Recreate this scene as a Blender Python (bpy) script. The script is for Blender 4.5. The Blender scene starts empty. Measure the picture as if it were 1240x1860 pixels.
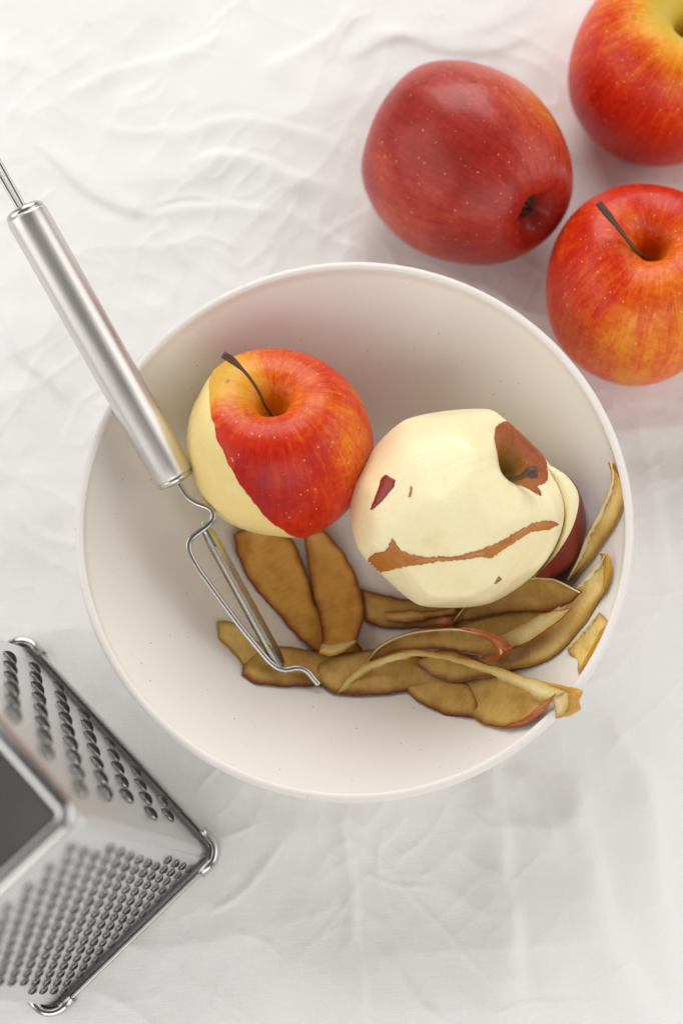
import bpy, bmesh, math, random
import numpy as np
from mathutils import Vector, Matrix
from mathutils.bvhtree import BVHTree
from mathutils.geometry import delaunay_2d_cdt

random.seed(7); rng = np.random.default_rng(7)
S = bpy.context.scene
COL = S.collection

# ------------------------------------------------------------------ camera
F_PX = 2583.0                                  # 50 mm lens on a 24 x 36 frame, photo 1240 x 1860
CAM_H, TILT, ROLL = 0.5987, math.radians(15.03), math.radians(5.76)
CAM = np.array([0.0, 0.0, CAM_H])
_r = np.array([1.0, 0, 0]); _u = np.array([0, math.cos(TILT), math.sin(TILT)])
FWD = np.array([0, math.sin(TILT), -math.cos(TILT)])
RIGHT = _r*math.cos(ROLL) - _u*math.sin(ROLL)
UP = _u*math.cos(ROLL) + _r*math.sin(ROLL)
cam_d = bpy.data.cameras.new('camera'); cam = bpy.data.objects.new('camera', cam_d); COL.objects.link(cam)
m = Matrix.Identity(4)
for i in range(3):
    m[i][0], m[i][1], m[i][2], m[i][3] = RIGHT[i], UP[i], -FWD[i], CAM[i]
cam.matrix_world = m
cam_d.sensor_fit = 'VERTICAL'; cam_d.sensor_height = 36.0; cam_d.sensor_width = 24.0; cam_d.lens = 50.0
cam_d.clip_start = 0.01; cam_d.clip_end = 20
cam_d.dof.use_dof = True; cam_d.dof.focus_distance = 0.548; cam_d.dof.aperture_fstop = 4.5
S.camera = cam

# ------------------------------------------------------------------ world, back window light and added fill lamps
wd = bpy.data.worlds.new('World'); S.world = wd; wd.use_nodes = True
bg = wd.node_tree.nodes['Background']; bg.inputs[0].default_value = (1.0, 0.985, 0.975, 1); bg.inputs[1].default_value = 0.11
def area_lamp(name, loc, target, sx, sy, power, col):
    l = bpy.data.lights.new(name, 'AREA'); l.shape = 'RECTANGLE'; l.size = sx; l.size_y = sy; l.energy = power; l.color = col
    o = bpy.data.objects.new(name, l); COL.objects.link(o); o.location = loc
    o.rotation_euler = (Vector(target)-Vector(loc)).to_track_quat('-Z', 'Y').to_euler()
    return o
area_lamp('window_light', (0.06, 2.75, 1.60), (0.0, 0.12, 0.0), 2.5, 2.1, 86, (1.0, 0.99, 0.97))
area_lamp('left_fill_light', (-3.2, 0.2, 1.75), (0.0, 0.12, 0.0), 4.4, 2.9, 77, (1.0, 0.985, 0.96))  # added fill, opens up the bowl's shadow from the left
area_lamp('right_fill_light', (3.2, 0.0, 1.75), (0.0, 0.12, 0.0), 4.4, 2.9, 66, (1.0, 0.985, 0.96))  # added fill lamp for the right side
area_lamp('front_fill_light', (0.0, -3.1, 1.75), (0.0, 0.12, 0.0), 4.4, 2.9, 87, (1.0, 0.98, 0.95))  # added fill, softens the shade on the near side

S.view_settings.view_transform = 'Standard'; S.view_settings.look = 'None'
S.view_settings.exposure = 0.0; S.view_settings.gamma = 1.0; S.view_settings.use_curve_mapping = False

# ------------------------------------------------------------------ pixel helpers (photo pixel + real height -> place)
def ray(px, py):
    return RIGHT*((px-620)/F_PX) - UP*((py-930)/F_PX) + FWD
def at_z(px, py, z):
    d = ray(px, py); return CAM + d*((z-CAM_H)/d[2])
def at_depth(px, py, dep):
    return CAM + ray(px, py)*dep
def camdir(x, y, z):                            # right, up, towards the camera
    v = RIGHT*x + UP*y - FWD*z; return v/np.linalg.norm(v)
def to_px(P):
    d = np.asarray(P)-CAM; z = d@FWD
    return np.stack([620+F_PX*(d@RIGHT)/z, 930-F_PX*(d@UP)/z], -1)

# ------------------------------------------------------------------ mesh helpers
def tag(o, label=None, cat=None, group=None, kind=None):
    if label: o['label'] = label
    if cat: o['category'] = cat
    if group: o['group'] = group
    if kind: o['kind'] = kind
    return o
def mesh_obj(name, verts, faces, mat, parent=None, smooth=True):
    me = bpy.data.meshes.new(name)
    me.from_pydata([tuple(map(float, v)) for v in verts], [], [tuple(map(int, f)) for f in faces]); me.update()
    if smooth:
        me.polygons.foreach_set('use_smooth', [True]*len(me.polygons))
    if mat: me.materials.append(mat)
    o = bpy.data.objects.new(name, me); COL.objects.link(o)
    if parent: o.parent = parent
    return o
def empty(name, loc=(0, 0, 0)):
    o = bpy.data.objects.new(name, None); COL.objects.link(o); o.location = loc; o.empty_display_size = 0.01
    return o
def grid_faces(nu, nv, wrap_u=False, flip=False):
    f = []
    for j in range(nv-1):
        for i in range(nu if wrap_u else nu-1):
            a = j*nu+i; b = j*nu+(i+1) % nu; c = (j+1)*nu+(i+1) % nu; d = (j+1)*nu+i
            f.append((a, d, c, b) if flip else (a, b, c, d))
    return f
def catmull(P, n):
    P = np.asarray(P, float); k = len(P)
    if k == 2: 
        t = np.linspace(0, 1, n)[:, None]; return P[0]*(1-t)+P[1]*t
    seg = np.r_[0, np.cumsum(np.sqrt(np.maximum(np.linalg.norm(np.diff(P, axis=0), axis=1), 1e-9)))]
    T = np.linspace(0, seg[-1], n)
    # cardinal spline with non-uniform knots
    tan = np.zeros_like(P)
    for i in range(k):
        a, b = max(i-1, 0), min(i+1, k-1)
        tan[i] = (P[b]-P[a])/(seg[b]-seg[a])
    out = np.zeros((n, P.shape[1]))
    idx = np.clip(np.searchsorted(seg, T, side='right')-1, 0, k-2)
    h = (seg[idx+1]-seg[idx]); s = ((T-seg[idx])/h)[:, None]; h = h[:, None]
    out = (2*s**3-3*s**2+1)*P[idx] + (s**3-2*s**2+s)*h*tan[idx] + (-2*s**3+3*s**2)*P[idx+1] + (s**3-s**2)*h*tan[idx+1]
    return out
def tube(name, path, radii, mat, parent=None, seg=12, n=40, up=None, flat=None, caps=True):
    """round (or flat=(w,h) rectangular) bar along a smooth path"""
    P = catmull(path, n)
    R = np.interp(np.linspace(0, 1, n), np.linspace(0, 1, len(radii)), radii) if radii is not None else np.ones(n)
    T = np.gradient(P, axis=0); T /= np.linalg.norm(T, axis=1)[:, None]
    up = np.array(up if up is not None else (0.1, 0.2, 1.0), float)
    V = []
    if flat:
        w, h = flat; b = min(w, h)*0.3
        sec = []
        for cx, cy, a0 in ((w/2-b, h/2-b, 0), (-w/2+b, h/2-b, 90), (-w/2+b, -h/2+b, 180), (w/2-b, -h/2+b, 270)):
            for q in (0, 45, 90):
                a = math.radians(a0+q); sec.append((cx+b*math.cos(a), cy+b*math.sin(a)))
        sec = np.array(sec)
    else:
        a = np.linspace(0, 2*math.pi, seg, endpoint=False); sec = np.stack([np.cos(a), np.sin(a)], 1)
    for i in range(n):
        x = np.cross(up, T[i]); x /= np.linalg.norm(x); y = np.cross(T[i], x)
        V.append(P[i] + R[i]*(sec[:, :1]*x + sec[:, 1:]*y))
    k = len(sec); V = np.concatenate(V); f = grid_faces(k, n, True)
    if caps:
        f.append(tuple(range(k))[::-1]); f.append(tuple(range((n-1)*k, n*k)))
    return mesh_obj(name, V, f, mat, parent)
def vnoise(P, scale, seed=0):
    """cheap smooth value noise on an (N,2|3) array"""
    P = np.asarray(P)*scale; I = np.floor(P).astype(np.int64); Fr = P-I; Fr = Fr*Fr*(3-2*Fr)
    D = P.shape[1]; out = 0
    for c in range(2**D):
        h = np.full(len(P), seed*374761393+1013, np.int64); w = np.ones(len(P))
        for d in range(D):
            bit = (c >> d) & 1
            h = (h ^ ((I[:, d]+bit)*(668265263+d*97531)))*1274126177 & 0x7fffffff
            w = w*(Fr[:, d] if bit else 1-Fr[:, d])
        h = (h ^ (h >> 13))*1103515245 & 0x7fffffff
        out = out + w*(h/0x7fffffff)
    return out

# ------------------------------------------------------------------ materials
class NT:
    def __init__(s, name):
        s.m = bpy.data.materials.new(name); s.m.use_nodes = True; s.t = s.m.node_tree
        s.b = s.t.nodes['Principled BSDF']
    def n(s, typ, **kw):
        o = s.t.nodes.new(typ)
        for k, v in kw.items():
            if k.startswith('_'): setattr(o, k[1:], v)
            else:
                key = int(k[1:]) if k[0] == 'i' and k[1:].isdigit() else k.replace('__', ' ')
                if isinstance(v, bpy.types.NodeSocket): s.t.links.new(v, o.inputs[key])
                else: o.inputs[key].default_value = v
        return o
    def math(s, op, a, b=0.0, c=None, clamp=False):
        o = s.n('ShaderNodeMath', _operation=op, i0=a, i1=b); o.use_clamp = clamp
        if c is not None:
            if isinstance(c, bpy.types.NodeSocket): s.t.links.new(c, o.inputs[2])
            else: o.inputs[2].default_value = c
        return o.outputs[0]
    def mix(s, fac, a, b):
        o = s.t.nodes.new('ShaderNodeMix'); o.data_type = 'RGBA'
        for k, v in ((0, fac), (6, a), (7, b)):
            if isinstance(v, bpy.types.NodeSocket): s.t.links.new(v, o.inputs[k])
            else: o.inputs[k].default_value = v
        return o.outputs[2]
    def ramp(s, fac, stops):
        o = s.n('ShaderNodeValToRGB', Fac=fac); e = o.color_ramp.elements
        e[0].position, e[0].color = stops[0][0], (*stops[0][1], 1)
        e[1].position, e[1].color = stops[-1][0], (*stops[-1][1], 1)
        for p, c in stops[1:-1]:
            k = e.new(p); k.color = (*c, 1)
        return o.outputs[0]
    def set(s, **kw):
        for k, v in kw.items():
            k = k.replace('__', ' ')
            if isinstance(v, bpy.types.NodeSocket): s.t.links.new(v, s.b.inputs[k])
            else: s.b.inputs[k].default_value = v
        return s
    def bump(s, h, strength, dist=0.001):
        o = s.n('ShaderNodeBump', Height=h, Strength=strength, Distance=dist)
        s.t.links.new(o.outputs[0], s.b.inputs['Normal'])
    def obj(s): return s.n('ShaderNodeTexCoord').outputs['Object']
    def noise(s, vec, scale, detail=2, rough=0.5):
        return s.n('ShaderNodeTexNoise', Vector=vec, Scale=scale, Detail=detail, Roughness=rough).outputs[0]
def c4(*c): return (*c, 1)

SKIN_RAMP = [(0.0, (0.26, 0.004, 0.003)), (0.22, (0.43, 0.008, 0.003)), (0.42, (0.60, 0.030, 0.004)),
                     (0.60, (0.72, 0.13, 0.008)), (0.80, (0.78, 0.33, 0.02)), (1.0, (0.66, 0.46, 0.07))]
def mat_skin(name, stops=SKIN_RAMP):
    t = NT(name); ob = t.obj()
    st = t.n('ShaderNodeAttribute', _attribute_name='streak').outputs['Vector']
    tone = t.n('ShaderNodeAttribute', _attribute_name='tone').outputs['Fac']
    s1 = t.noise(st, 7, 5, 0.65); s2 = t.noise(st, 22, 4, 0.7); bl = t.noise(ob, 60, 4, 0.6); mo = t.noise(ob, 420, 3, 0.6)
    f = t.math('MULTIPLY_ADD', t.math('SUBTRACT', s1, 0.5), 0.34, tone)
    f = t.math('MULTIPLY_ADD', t.math('SUBTRACT', s2, 0.5), 0.40, f)
    f = t.math('MULTIPLY_ADD', t.math('SUBTRACT', bl, 0.5), 0.50, f)
    f = t.math('MULTIPLY_ADD', t.math('SUBTRACT', mo, 0.5), 0.34, f)
    col = t.ramp(f, stops)
    v = t.n('ShaderNodeTexVoronoi', Vector=ob, Scale=370.0); v.voronoi_dimensions = '3D'
    sz = t.math('MULTIPLY', t.n('ShaderNodeSeparateColor', Color=v.outputs['Color']).outputs[0], 0.21)
    soft = t.math('MULTIPLY', t.math('SUBTRACT', sz, v.outputs['Distance']), 14.0, clamp=True)
    col2 = t.mix(t.math('MULTIPLY', soft, 0.55), col, c4(0.85, 0.50, 0.20))
    fine = t.noise(ob, 1500, 2, 0.5)
    t.set(Base__Color=col2, Roughness=t.math('MULTIPLY_ADD', bl, 0.2, 0.28), Coat__Weight=0.09, Coat__Roughness=0.18,
          Subsurface__Weight=0.06, Subsurface__Radius=(0.004, 0.0015, 0.0006), Subsurface__Scale=1.0, IOR=1.31)
    t.bump(t.math('MULTIPLY_ADD', soft, 0.6, t.math('MULTIPLY', t.math('ADD', fine, t.math('MULTIPLY', t.math('ADD', bl, s1), 1.6)), 0.5)), 0.3, 0.0008)
    return t.m
def mat_flesh(name, a, b, stripes=0.0, rough=0.32, sss=0.3):
    t = NT(name); ob = t.obj()
    n1 = t.noise(ob, 45, 4, 0.6); n2 = t.noise(ob, 700, 3, 0.65); n3 = t.noise(ob, 180, 3, 0.5)
    col = t.mix(t.math('MULTIPLY_ADD', t.math('SUBTRACT', n1, 0.5), 2.4, 0.5, clamp=True), c4(*a), c4(*b))
    col = t.mix(t.math('MULTIPLY', t.math('SUBTRACT', n2, 0.5), 0.6, clamp=True), col, c4(a[0]*0.75, a[1]*0.62, a[2]*0.45))
    n4 = t.noise(ob, 75, 5, 0.65)
    col = t.mix(t.math('MULTIPLY', t.math('SUBTRACT', n4, 0.56), 1.6, clamp=True), col, c4(a[0]*0.86, a[1]*0.70, a[2]*0.5))
    t.set(Base__Color=col, Roughness=t.math('MULTIPLY_ADD', n3, 0.25, rough-0.1), Subsurface__Weight=sss,
          Subsurface__Radius=(0.004, 0.0022, 0.0010), Subsurface__Scale=1.0, IOR=1.38)
    st = t.n('ShaderNodeAttribute', _attribute_name='streak').outputs['Vector']
    sk = t.noise(st, 3.4, 2, 0.45)
    t.bump(t.math('ADD', t.math('MULTIPLY', sk, 7.0), t.math('ADD', n3, t.math('MULTIPLY', n2, 0.8))), 0.28, 0.0006)
    return t.m
def mat_peel_flesh(name, a, b, edge):
    """inside of a peel: fibres across the strip, browning along its rim"""
    t = NT(name)
    uv = t.n('ShaderNodeAttribute', _attribute_name='strip').outputs['Vector']
    sep = t.n('ShaderNodeSeparateXYZ', Vector=uv)
    ob = t.obj()
    w = t.noise(ob, 90, 4, 0.6)
    fib = t.noise(t.n('ShaderNodeVectorMath', _operation='MULTIPLY', i0=uv, i1=(1.0, 0.12, 1.0)).outputs[0], 900, 3, 0.6)
    col = t.mix(t.math('MULTIPLY_ADD', t.math('SUBTRACT', w, 0.5), 2.2, 0.5, clamp=True), c4(*a), c4(*b))
    col = t.mix(t.math('MULTIPLY', t.math('SUBTRACT', fib, 0.47), 1.5, clamp=True), col, c4(a[0]*0.55, a[1]*0.45, a[2]*0.3))
    rim = t.math('MULTIPLY_ADD', t.math('SUBTRACT', w, 0.5), 0.9, sep.outputs[2])
    col = t.mix(t.math('SMOOTH_MIN', t.math('MULTIPLY', rim, 1.0, clamp=True), 0.9, 0.1), col, c4(*edge))
    t.set(Base__Color=col, Roughness=0.42, Specular__IOR__Level=0.3, Subsurface__Weight=0.2, Subsurface__Radius=(0.003, 0.0014, 0.0005),
          Subsurface__Scale=1.0, IOR=1.38)
    t.bump(t.math('ADD', fib, w), 0.35, 0.0006)
    return t.m
def mat_peel_skin(name, a, b):
    t = NT(name); ob = t.obj()
    n = t.noise(ob, 120, 5, 0.65)
    col = t.mix(t.math('MULTIPLY_ADD', t.math('SUBTRACT', n, 0.5), 3, 0.5, clamp=True), c4(*a), c4(*b))
    v = t.n('ShaderNodeTexVoronoi', Vector=ob, Scale=420.0)
    d = t.math('MULTIPLY', t.math('SUBTRACT', 0.14, v.outputs['Distance']), 8, clamp=True)
    col = t.mix(t.math('MULTIPLY', d, 0.5), col, c4(0.8, 0.5, 0.2))
    t.set(Base__Color=col, Roughness=0.36, Coat__Weight=0.1, Subsurface__Weight=0.12, Subsurface__Radius=(0.003, 0.001, 0.0005), Subsurface__Scale=1.0)
    t.bump(n, 0.3, 0.0005)
    return t.m
def mat_simple(name, col, rough, **kw):
    t = NT(name); n = t.noise(t.obj(), 300, 4, 0.6)
    c = t.mix(n, c4(*[x*0.6 for x in col]), c4(*[min(1, x*1.4) for x in col]))
    t.set(Base__Color=c, Roughness=rough, **kw); t.bump(n, 0.5, 0.0006)
    return t.m
def mat_ceramic():
    t = NT('speckled_ceramic'); ob = t.obj()
    v = t.n('ShaderNodeTexVoronoi', Vector=ob, Scale=300.0)
    rnd = t.n('ShaderNodeSeparateColor', Color=v.outputs['Color'])
    sz = t.math('MULTIPLY', t.math('POWER', rnd.outputs[0], 4.0), 0.15)
    dot = t.math('MULTIPLY', t.math('SUBTRACT', sz, v.outputs['Distance']), 40, clamp=True)
    n = t.noise(ob, 18, 4, 0.55)
    col = t.mix(n, c4(0.775, 0.73, 0.685), c4(0.81, 0.77, 0.73))
    v2 = t.n('ShaderNodeTexVoronoi', Vector=ob, Scale=520.0)
    r2 = t.n('ShaderNodeSeparateColor', Color=v2.outputs['Color'])
    d2 = t.math('MULTIPLY', t.math('SUBTRACT', t.math('MULTIPLY', t.math('POWER', r2.outputs[1], 6.0), 0.22), v2.outputs['Distance']), 20, clamp=True)
    col = t.mix(t.math('MULTIPLY', d2, 0.35), col, c4(0.55, 0.42, 0.33))
    col = t.mix(t.math('MULTIPLY', dot, 0.55), col, c4(0.22, 0.14, 0.09))
    t.set(Base__Color=col, Roughness=t.math('MULTIPLY_ADD', n, 0.15, 0.36), Coat__Weight=0.12, Coat__Roughness=0.25, IOR=1.45)
    t.bump(t.noise(ob, 110, 3, 0.5), 0.05, 0.0006)
    return t.m
def mat_cloth():
    t = NT('white_cotton'); ob = t.obj()
    wx = t.n('ShaderNodeTexWave', Vector=ob, Scale=420.0, Distortion=1.2, Detail=1.0); wx.bands_direction = 'X'
    wy = t.n('ShaderNodeTexWave', Vector=ob, Scale=420.0, Distortion=1.2, Detail=1.0); wy.bands_direction = 'Y'
    thread = t.noise(t.n('ShaderNodeVectorMath', _operation='MULTIPLY', i0=ob, i1=(0.06, 1, 1)).outputs[0], 1300, 2, 0.5)
    thread2 = t.noise(t.n('ShaderNodeVectorMath', _operation='MULTIPLY', i0=ob, i1=(1, 0.06, 1)).outputs[0], 1300, 2, 0.5)
    n = t.noise(ob, 28, 5, 0.6); cr = t.noise(ob, 130, 4, 0.6)
    weave = t.math('ADD', t.math('MULTIPLY', wx.outputs['Fac'], 0.25), t.math('MULTIPLY', wy.outputs['Fac'], 0.25))
    weave = t.math('ADD', weave, t.math('ADD', thread, thread2))
    col = t.mix(n, c4(0.83, 0.822, 0.81), c4(0.86, 0.855, 0.845))
    col = t.mix(t.math('MULTIPLY', t.math('SUBTRACT', weave, 0.9), 0.22, clamp=True), col, c4(0.74, 0.73, 0.72))
    v = t.n('ShaderNodeTexVoronoi', Vector=ob, Scale=11.0)
    vr = t.n('ShaderNodeSeparateColor', Color=v.outputs['Color'])
    sp = t.math('MULTIPLY', t.math('SUBTRACT', t.math('MULTIPLY', t.math('POWER', vr.outputs[0], 4.0), 0.018), t.math('MULTIPLY_ADD', cr, 0.012, t.math('SUBTRACT', v.outputs['Distance'], 0.006))), 160, clamp=True)
    col = t.mix(t.math('MULTIPLY', sp, 0.28), col, c4(0.55, 0.36, 0.22))
    t.set(Base__Color=col, Roughness=0.92, Sheen__Weight=0.25, Sheen__Roughness=0.5, Specular__IOR__Level=0.15,
          Subsurface__Weight=0.1, Subsurface__Radius=(0.003, 0.003, 0.003), Subsurface__Scale=1.0)
    t.bump(t.math('ADD', t.math('MULTIPLY', weave, 0.32), t.math('MULTIPLY', cr, 0.7)), 0.35, 0.0012)
    return t.m
def mat_steel(name, col=(0.62, 0.61, 0.60), rough=0.3, axis=None, contrast=0.12):
    t = NT(name); ob = t.obj()
    if axis is None:
        n = t.noise(ob, 160, 4, 0.6)
    else:
        sc = [1.0, 1.0, 1.0]; sc[axis] = 0.025
        vv = t.n('ShaderNodeVectorMath', _operation='MULTIPLY', i0=ob, i1=tuple(sc)).outputs[0]; n = t.math('ADD', t.math('MULTIPLY', t.noise(vv, 1500, 4, 0.65), 0.5), t.math('MULTIPLY', t.noise(vv, 330, 3, 0.6), 0.5))
    big = t.noise(ob, 35, 3, 0.6)
    f = t.math('ADD', t.math('MULTIPLY', n, 0.75), t.math('MULTIPLY', big, 0.25))
    c = t.mix(f, c4(*[x*(1-contrast) for x in col]), c4(*[x*(1+contrast) for x in col]))
    t.set(Base__Color=c, Metallic=1.0, Roughness=t.math('MULTIPLY_ADD', f, 0.2, rough-0.1))
    t.bump(n, 0.12 if axis is not None else 0.06, 0.0003)
    return t.m

M_CLOTH, M_BOWL = mat_cloth(), mat_ceramic()
M_SKIN = mat_skin('apple_skin')
M_SKIN_DRY = mat_skin('drying_skin', [(0.0, (0.24, 0.035, 0.015)), (0.3, (0.33, 0.07, 0.022)), (0.5, (0.38, 0.13, 0.025)), (0.72, (0.30, 0.19, 0.03)), (1.0, (0.20, 0.20, 0.03))])
M_SKIN_DULL = mat_skin('dull_red_skin', [(0.0, (0.25, 0.012, 0.008)), (0.22, (0.36, 0.022, 0.014)), (0.42, (0.50, 0.055, 0.025)), (0.62, (0.60, 0.15, 0.03)), (0.80, (0.68, 0.33, 0.06)), (1.0, (0.45, 0.36, 0.07))])
M_SKIN_DULL.node_tree.nodes['Principled BSDF'].inputs['Coat Weight'].default_value = 0.22
M_FLESH = mat_flesh('apple_flesh', (0.91, 0.79, 0.46), (0.94, 0.845, 0.565))
M_FLESH2 = mat_flesh('cut_flesh', (0.86, 0.66, 0.25), (0.90, 0.73, 0.34))
M_STEM = mat_simple('brown_stem', (0.085, 0.034, 0.015), 0.5)
M_CALYX = mat_simple('dry_calyx', (0.05, 0.035, 0.02), 0.85)
M_HANDLE = mat_steel('brushed_steel', (0.72, 0.69, 0.665), 0.38, axis=2, contrast=0.35)  # brushed grain; raised contrast also paints bands in place of room reflections
M_CAP = mat_steel('steel_cap', (0.60, 0.585, 0.57), 0.28)
M_WIRE = mat_steel('steel_wire', (0.62, 0.60, 0.59), 0.24)
M_BLADE = mat_steel('blade_steel', (0.60, 0.58, 0.54), 0.22)
M_GRATER = mat_steel('grater_steel', (0.74, 0.74, 0.745), 0.30, contrast=0.05)
M_TOOTH = mat_steel('tooth_steel', (0.60, 0.60, 0.60), 0.20, contrast=0.05)
M_RIM = mat_steel('rim_steel', (0.62, 0.61, 0.60), 0.16, contrast=0.05)
t = NT('water'); t.set(Base__Color=c4(1, 1, 1), Roughness=0.0, IOR=1.33, Transmission__Weight=1.0); M_WATER = t.m

# ================================================================== the setting: tablecloth
def axis_coords(lo, hi, step, out):
    inner = np.arange(lo, hi+step/2, step); a = [inner[0]]; s = step
    left = []
    x = lo
    while x > -out:
        s *= 1.25; x -= s; left.append(x)
    right = []; x = inner[-1]; s = step
    while x < out+0.2:
        s *= 1.25; x += s; right.append(x)
    return np.r_[left[::-1], inner, right]
BOWL_C = np.array([0.00418, 0.13925]); BOWL_R = 0.1075; BOWL_H = 0.070
def build_cloth():
    X = axis_coords(-0.20, 0.21, 0.0009, 0.75); Y = axis_coords(-0.10, 0.42, 0.0009, 0.75)
    gx, gy = np.meshgrid(X, Y); P = np.stack([gx.ravel(), gy.ravel()], 1)
    z = np.zeros(len(P))
    dpx = np.stack([P[:, 0], P[:, 1], np.zeros(len(P))], 1)
    # broad undulation and warped soft folds
    wq = P + 0.02*np.stack([vnoise(P, 14, 1)-0.5, vnoise(P, 14, 2)-0.5], 1)
    z += 0.0040*(vnoise(wq, 13, 3)-0.5) + 0.0018*(vnoise(wq, 30, 4)-0.5)
    rid = 1-np.abs(2*vnoise(wq*np.array([0.55, 1.2]), 24, 5)-1); z += 0.0011*(rid**2)
    rid = 1-np.abs(2*vnoise(wq*np.array([0.9, 0.9])@np.array([[0.8, 0.6], [-0.6, 0.8]]), 42, 6)-1); z += 0.0004*(rid**3)
    z += 0.0007*(vnoise(wq, 75, 7)-0.5)
    for sc, am, sd, an in ((55, 0.0006, 21, 0.5), (95, 0.0004, 22, -0.7), (150, 0.00025, 23, 1.2)):
        cs, sn = math.cos(an), math.sin(an); w2 = (P+0.010*np.stack([vnoise(P, 45, sd+10)-0.5, vnoise(P, 45, sd+20)-0.5], 1))@np.array([[cs, sn], [-sn, cs]])*np.array([0.45, 1.0])
        rd = 1-np.abs(2*vnoise(w2, sc, sd)-1); z += am*rd**4*np.clip(vnoise(P, 18, sd+3)*2.2-0.6, 0, 1)
    # folds read off the photograph: polyline, half width (m), height (m), asymmetry
    folds = [
        ([(612, 1475), (636, 1600), (650, 1720), (668, 1860)], 0.0030, 0.0020, 0.5),
        ([(890, 1390), (905, 1500), (925, 1700), (958, 1870)], 0.0070, 0.0066, 0.6),
        ([(930, 1380), (985, 1480), (1010, 1560)], 0.0050, 0.0036, 0.2),
        ([(1035, 1400), (1062, 1560), (1120, 1740), (1200, 1880)], 0.0090, 0.0085, 0.5),
        ([(1160, 1400), (1190, 1560), (1215, 1700)], 0.0075, 0.0065, 0.4),
        ([(1100, 1300), (1170, 1420), (1240, 1500)], 0.0065, 0.0032, 0.3),
        ([(668, 1535), (760, 1640), (905, 1800)], 0.0013, 0.0006, 0.0),
        ([(515, 1535), (480, 1590), (420, 1640), (380, 1660)], 0.0018, 0.0010, 0.4),
        ([(700, 1710), (760, 1820), (820, 1870)], 0.0028, 0.0011, 0.4),
        ([(395, 1390), (360, 1440)], 0.0022, 0.0006, 0.4), ([(330, 1350), (300, 1385)], 0.0022, 0.0005, 0.4),
        ([(1000, 1830), (1080, 1860)], 0.0020, 0.0010, 0.3),
        ([(60, 255), (110, 300), (170, 345), (230, 378), (290, 385)], 0.0050, 0.0036, -0.7),
        ([(345, 300), (395, 282), (450, 290), (520, 320), (620, 345)], 0.0050, 0.0030, 0.5),
        ([(290, 385), (350, 370), (430, 372), (500, 395)], 0.0040, 0.0020, 0.6),
        ([(100, 170), (220, 120), (330, 95), (430, 55)], 0.0050, 0.0022, 0.5),
        ([(300, 250), (420, 215), (520, 235), (640, 275)], 0.0040, 0.0018, 0.5),
        ([(480, 130), (560, 90), (640, 20)], 0.0050, 0.0022, 0.5),
        ([(620, 110), (720, 70), (860, 95), (980, 60)], 0.0050, 0.0022, -0.5),
        ([(0, 540), (40, 640), (90, 690), (140, 740)], 0.0050, 0.0026, -0.6),
        ([(20, 780), (60, 880), (110, 960)], 0.0050, 0.0020, -0.6),
        ([(300, 395), (320, 440), (345, 480)], 0.0025, 0.0012, 0.4),
        ([(0, 60), (20, 150), (40, 230)], 0.0040, 0.0020, 0.5),
        ([(1150, 760), (1190, 900), (1215, 1050)], 0.0040, 0.0014, 0.5),
        ([(180, 220), (250, 240), (330, 225)], 0.0035, 0.0014, 0.4),
        ([(520, 380), (600, 430), (680, 470)], 0.0035, 0.0016, 0.4),
    ]
    rr = random.Random(3)
    for _ in range(34):
        x, y = rr.uniform(0, 1240), rr.uniform(0, 1860); a = rr.uniform(0, 6.28); L_ = rr.uniform(60, 190); b_ = a+rr.uniform(-0.7, 0.7)
        folds.append(([(x, y), (x+L_*0.5*math.cos(a), y+L_*0.5*math.sin(a)), (x+L_*0.5*math.cos(a)+L_*0.5*math.cos(b_), y+L_*0.5*math.sin(a)+L_*0.5*math.sin(b_))], rr.uniform(0.0008, 0.0016), rr.uniform(0.0004, 0.0009), rr.uniform(-.5, .5)))
    def wob(P):
        return P + 0.004*np.stack([vnoise(P, 60, 11)-0.5, vnoise(P, 60, 12)-0.5], 1)
    Q = wob(P)
    for line, w, h, asy in folds:
        L = catmull([at_z(x, y, 0)[:2] for x, y in line], 24)
        lo = L.min(0)-5*w; hi = L.max(0)+5*w
        sel = np.where(np.all((Q > lo) & (Q < hi), axis=1))[0]
        if len(sel) == 0: continue
        q = Q[sel]; best = np.full(len(q), 9.0); sg = np.zeros(len(q)); tt = np.zeros(len(q))
        for i in range(len(L)-1):
            a, b = L[i], L[i+1]; ab = b-a; s = np.clip(((q-a)@ab)/(ab@ab), 0, 1)
            d = q-(a+s[:, None]*ab); dd = np.linalg.norm(d, axis=1); k = dd < best
            best[k] = dd[k]; tt[k] = (i+s[k])/(len(L)-1)
            sg[k] = np.sign(ab[0]*d[k, 1]-ab[1]*d[k, 0])
        u = best*np.where(sg*asy > 0, 1+abs(asy)*1.2, 1-abs(asy)*0.45)/w
        z[sel] += h*(0.75 if line[0][1] > 1200 else 0.5)*np.exp(-u*u)*np.clip(np.sin(np.pi*np.clip(tt*0.92+0.04, 0, 1))*1.6, 0, 1)
    # nothing pokes through the foot of the bowl or under the grater; far away the cloth lies flat
    r = np.linalg.norm(P-BOWL_C, axis=1)
    k = np.clip((r-0.050)/0.03, 0, 1); z *= k*k*(3-2*k)
    z -= 0.0012*np.clip((r-0.05)/0.02, 0, 1)
    far = np.clip((0.62-np.linalg.norm(P-np.array([0, 0.15]), axis=1))/0.15, 0, 1); z *= far
    V = np.stack([P[:, 0], P[:, 1], z], 1)
    nu, nv = len(X), len(Y)
    me = bpy.data.meshes.new('tablecloth'); 
    a = np.arange(nu*nv).reshape(nv, nu)
    fq = np.stack([a[:-1, :-1], a[:-1, 1:], a[1:, 1:], a[1:, :-1]], -1).reshape(-1, 4)
    me.vertices.add(len(V)); me.vertices.foreach_set('co', V.ravel())
    me.loops.add(fq.size); me.loops.foreach_set('vertex_index', fq.ravel().astype(np.int32))
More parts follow.
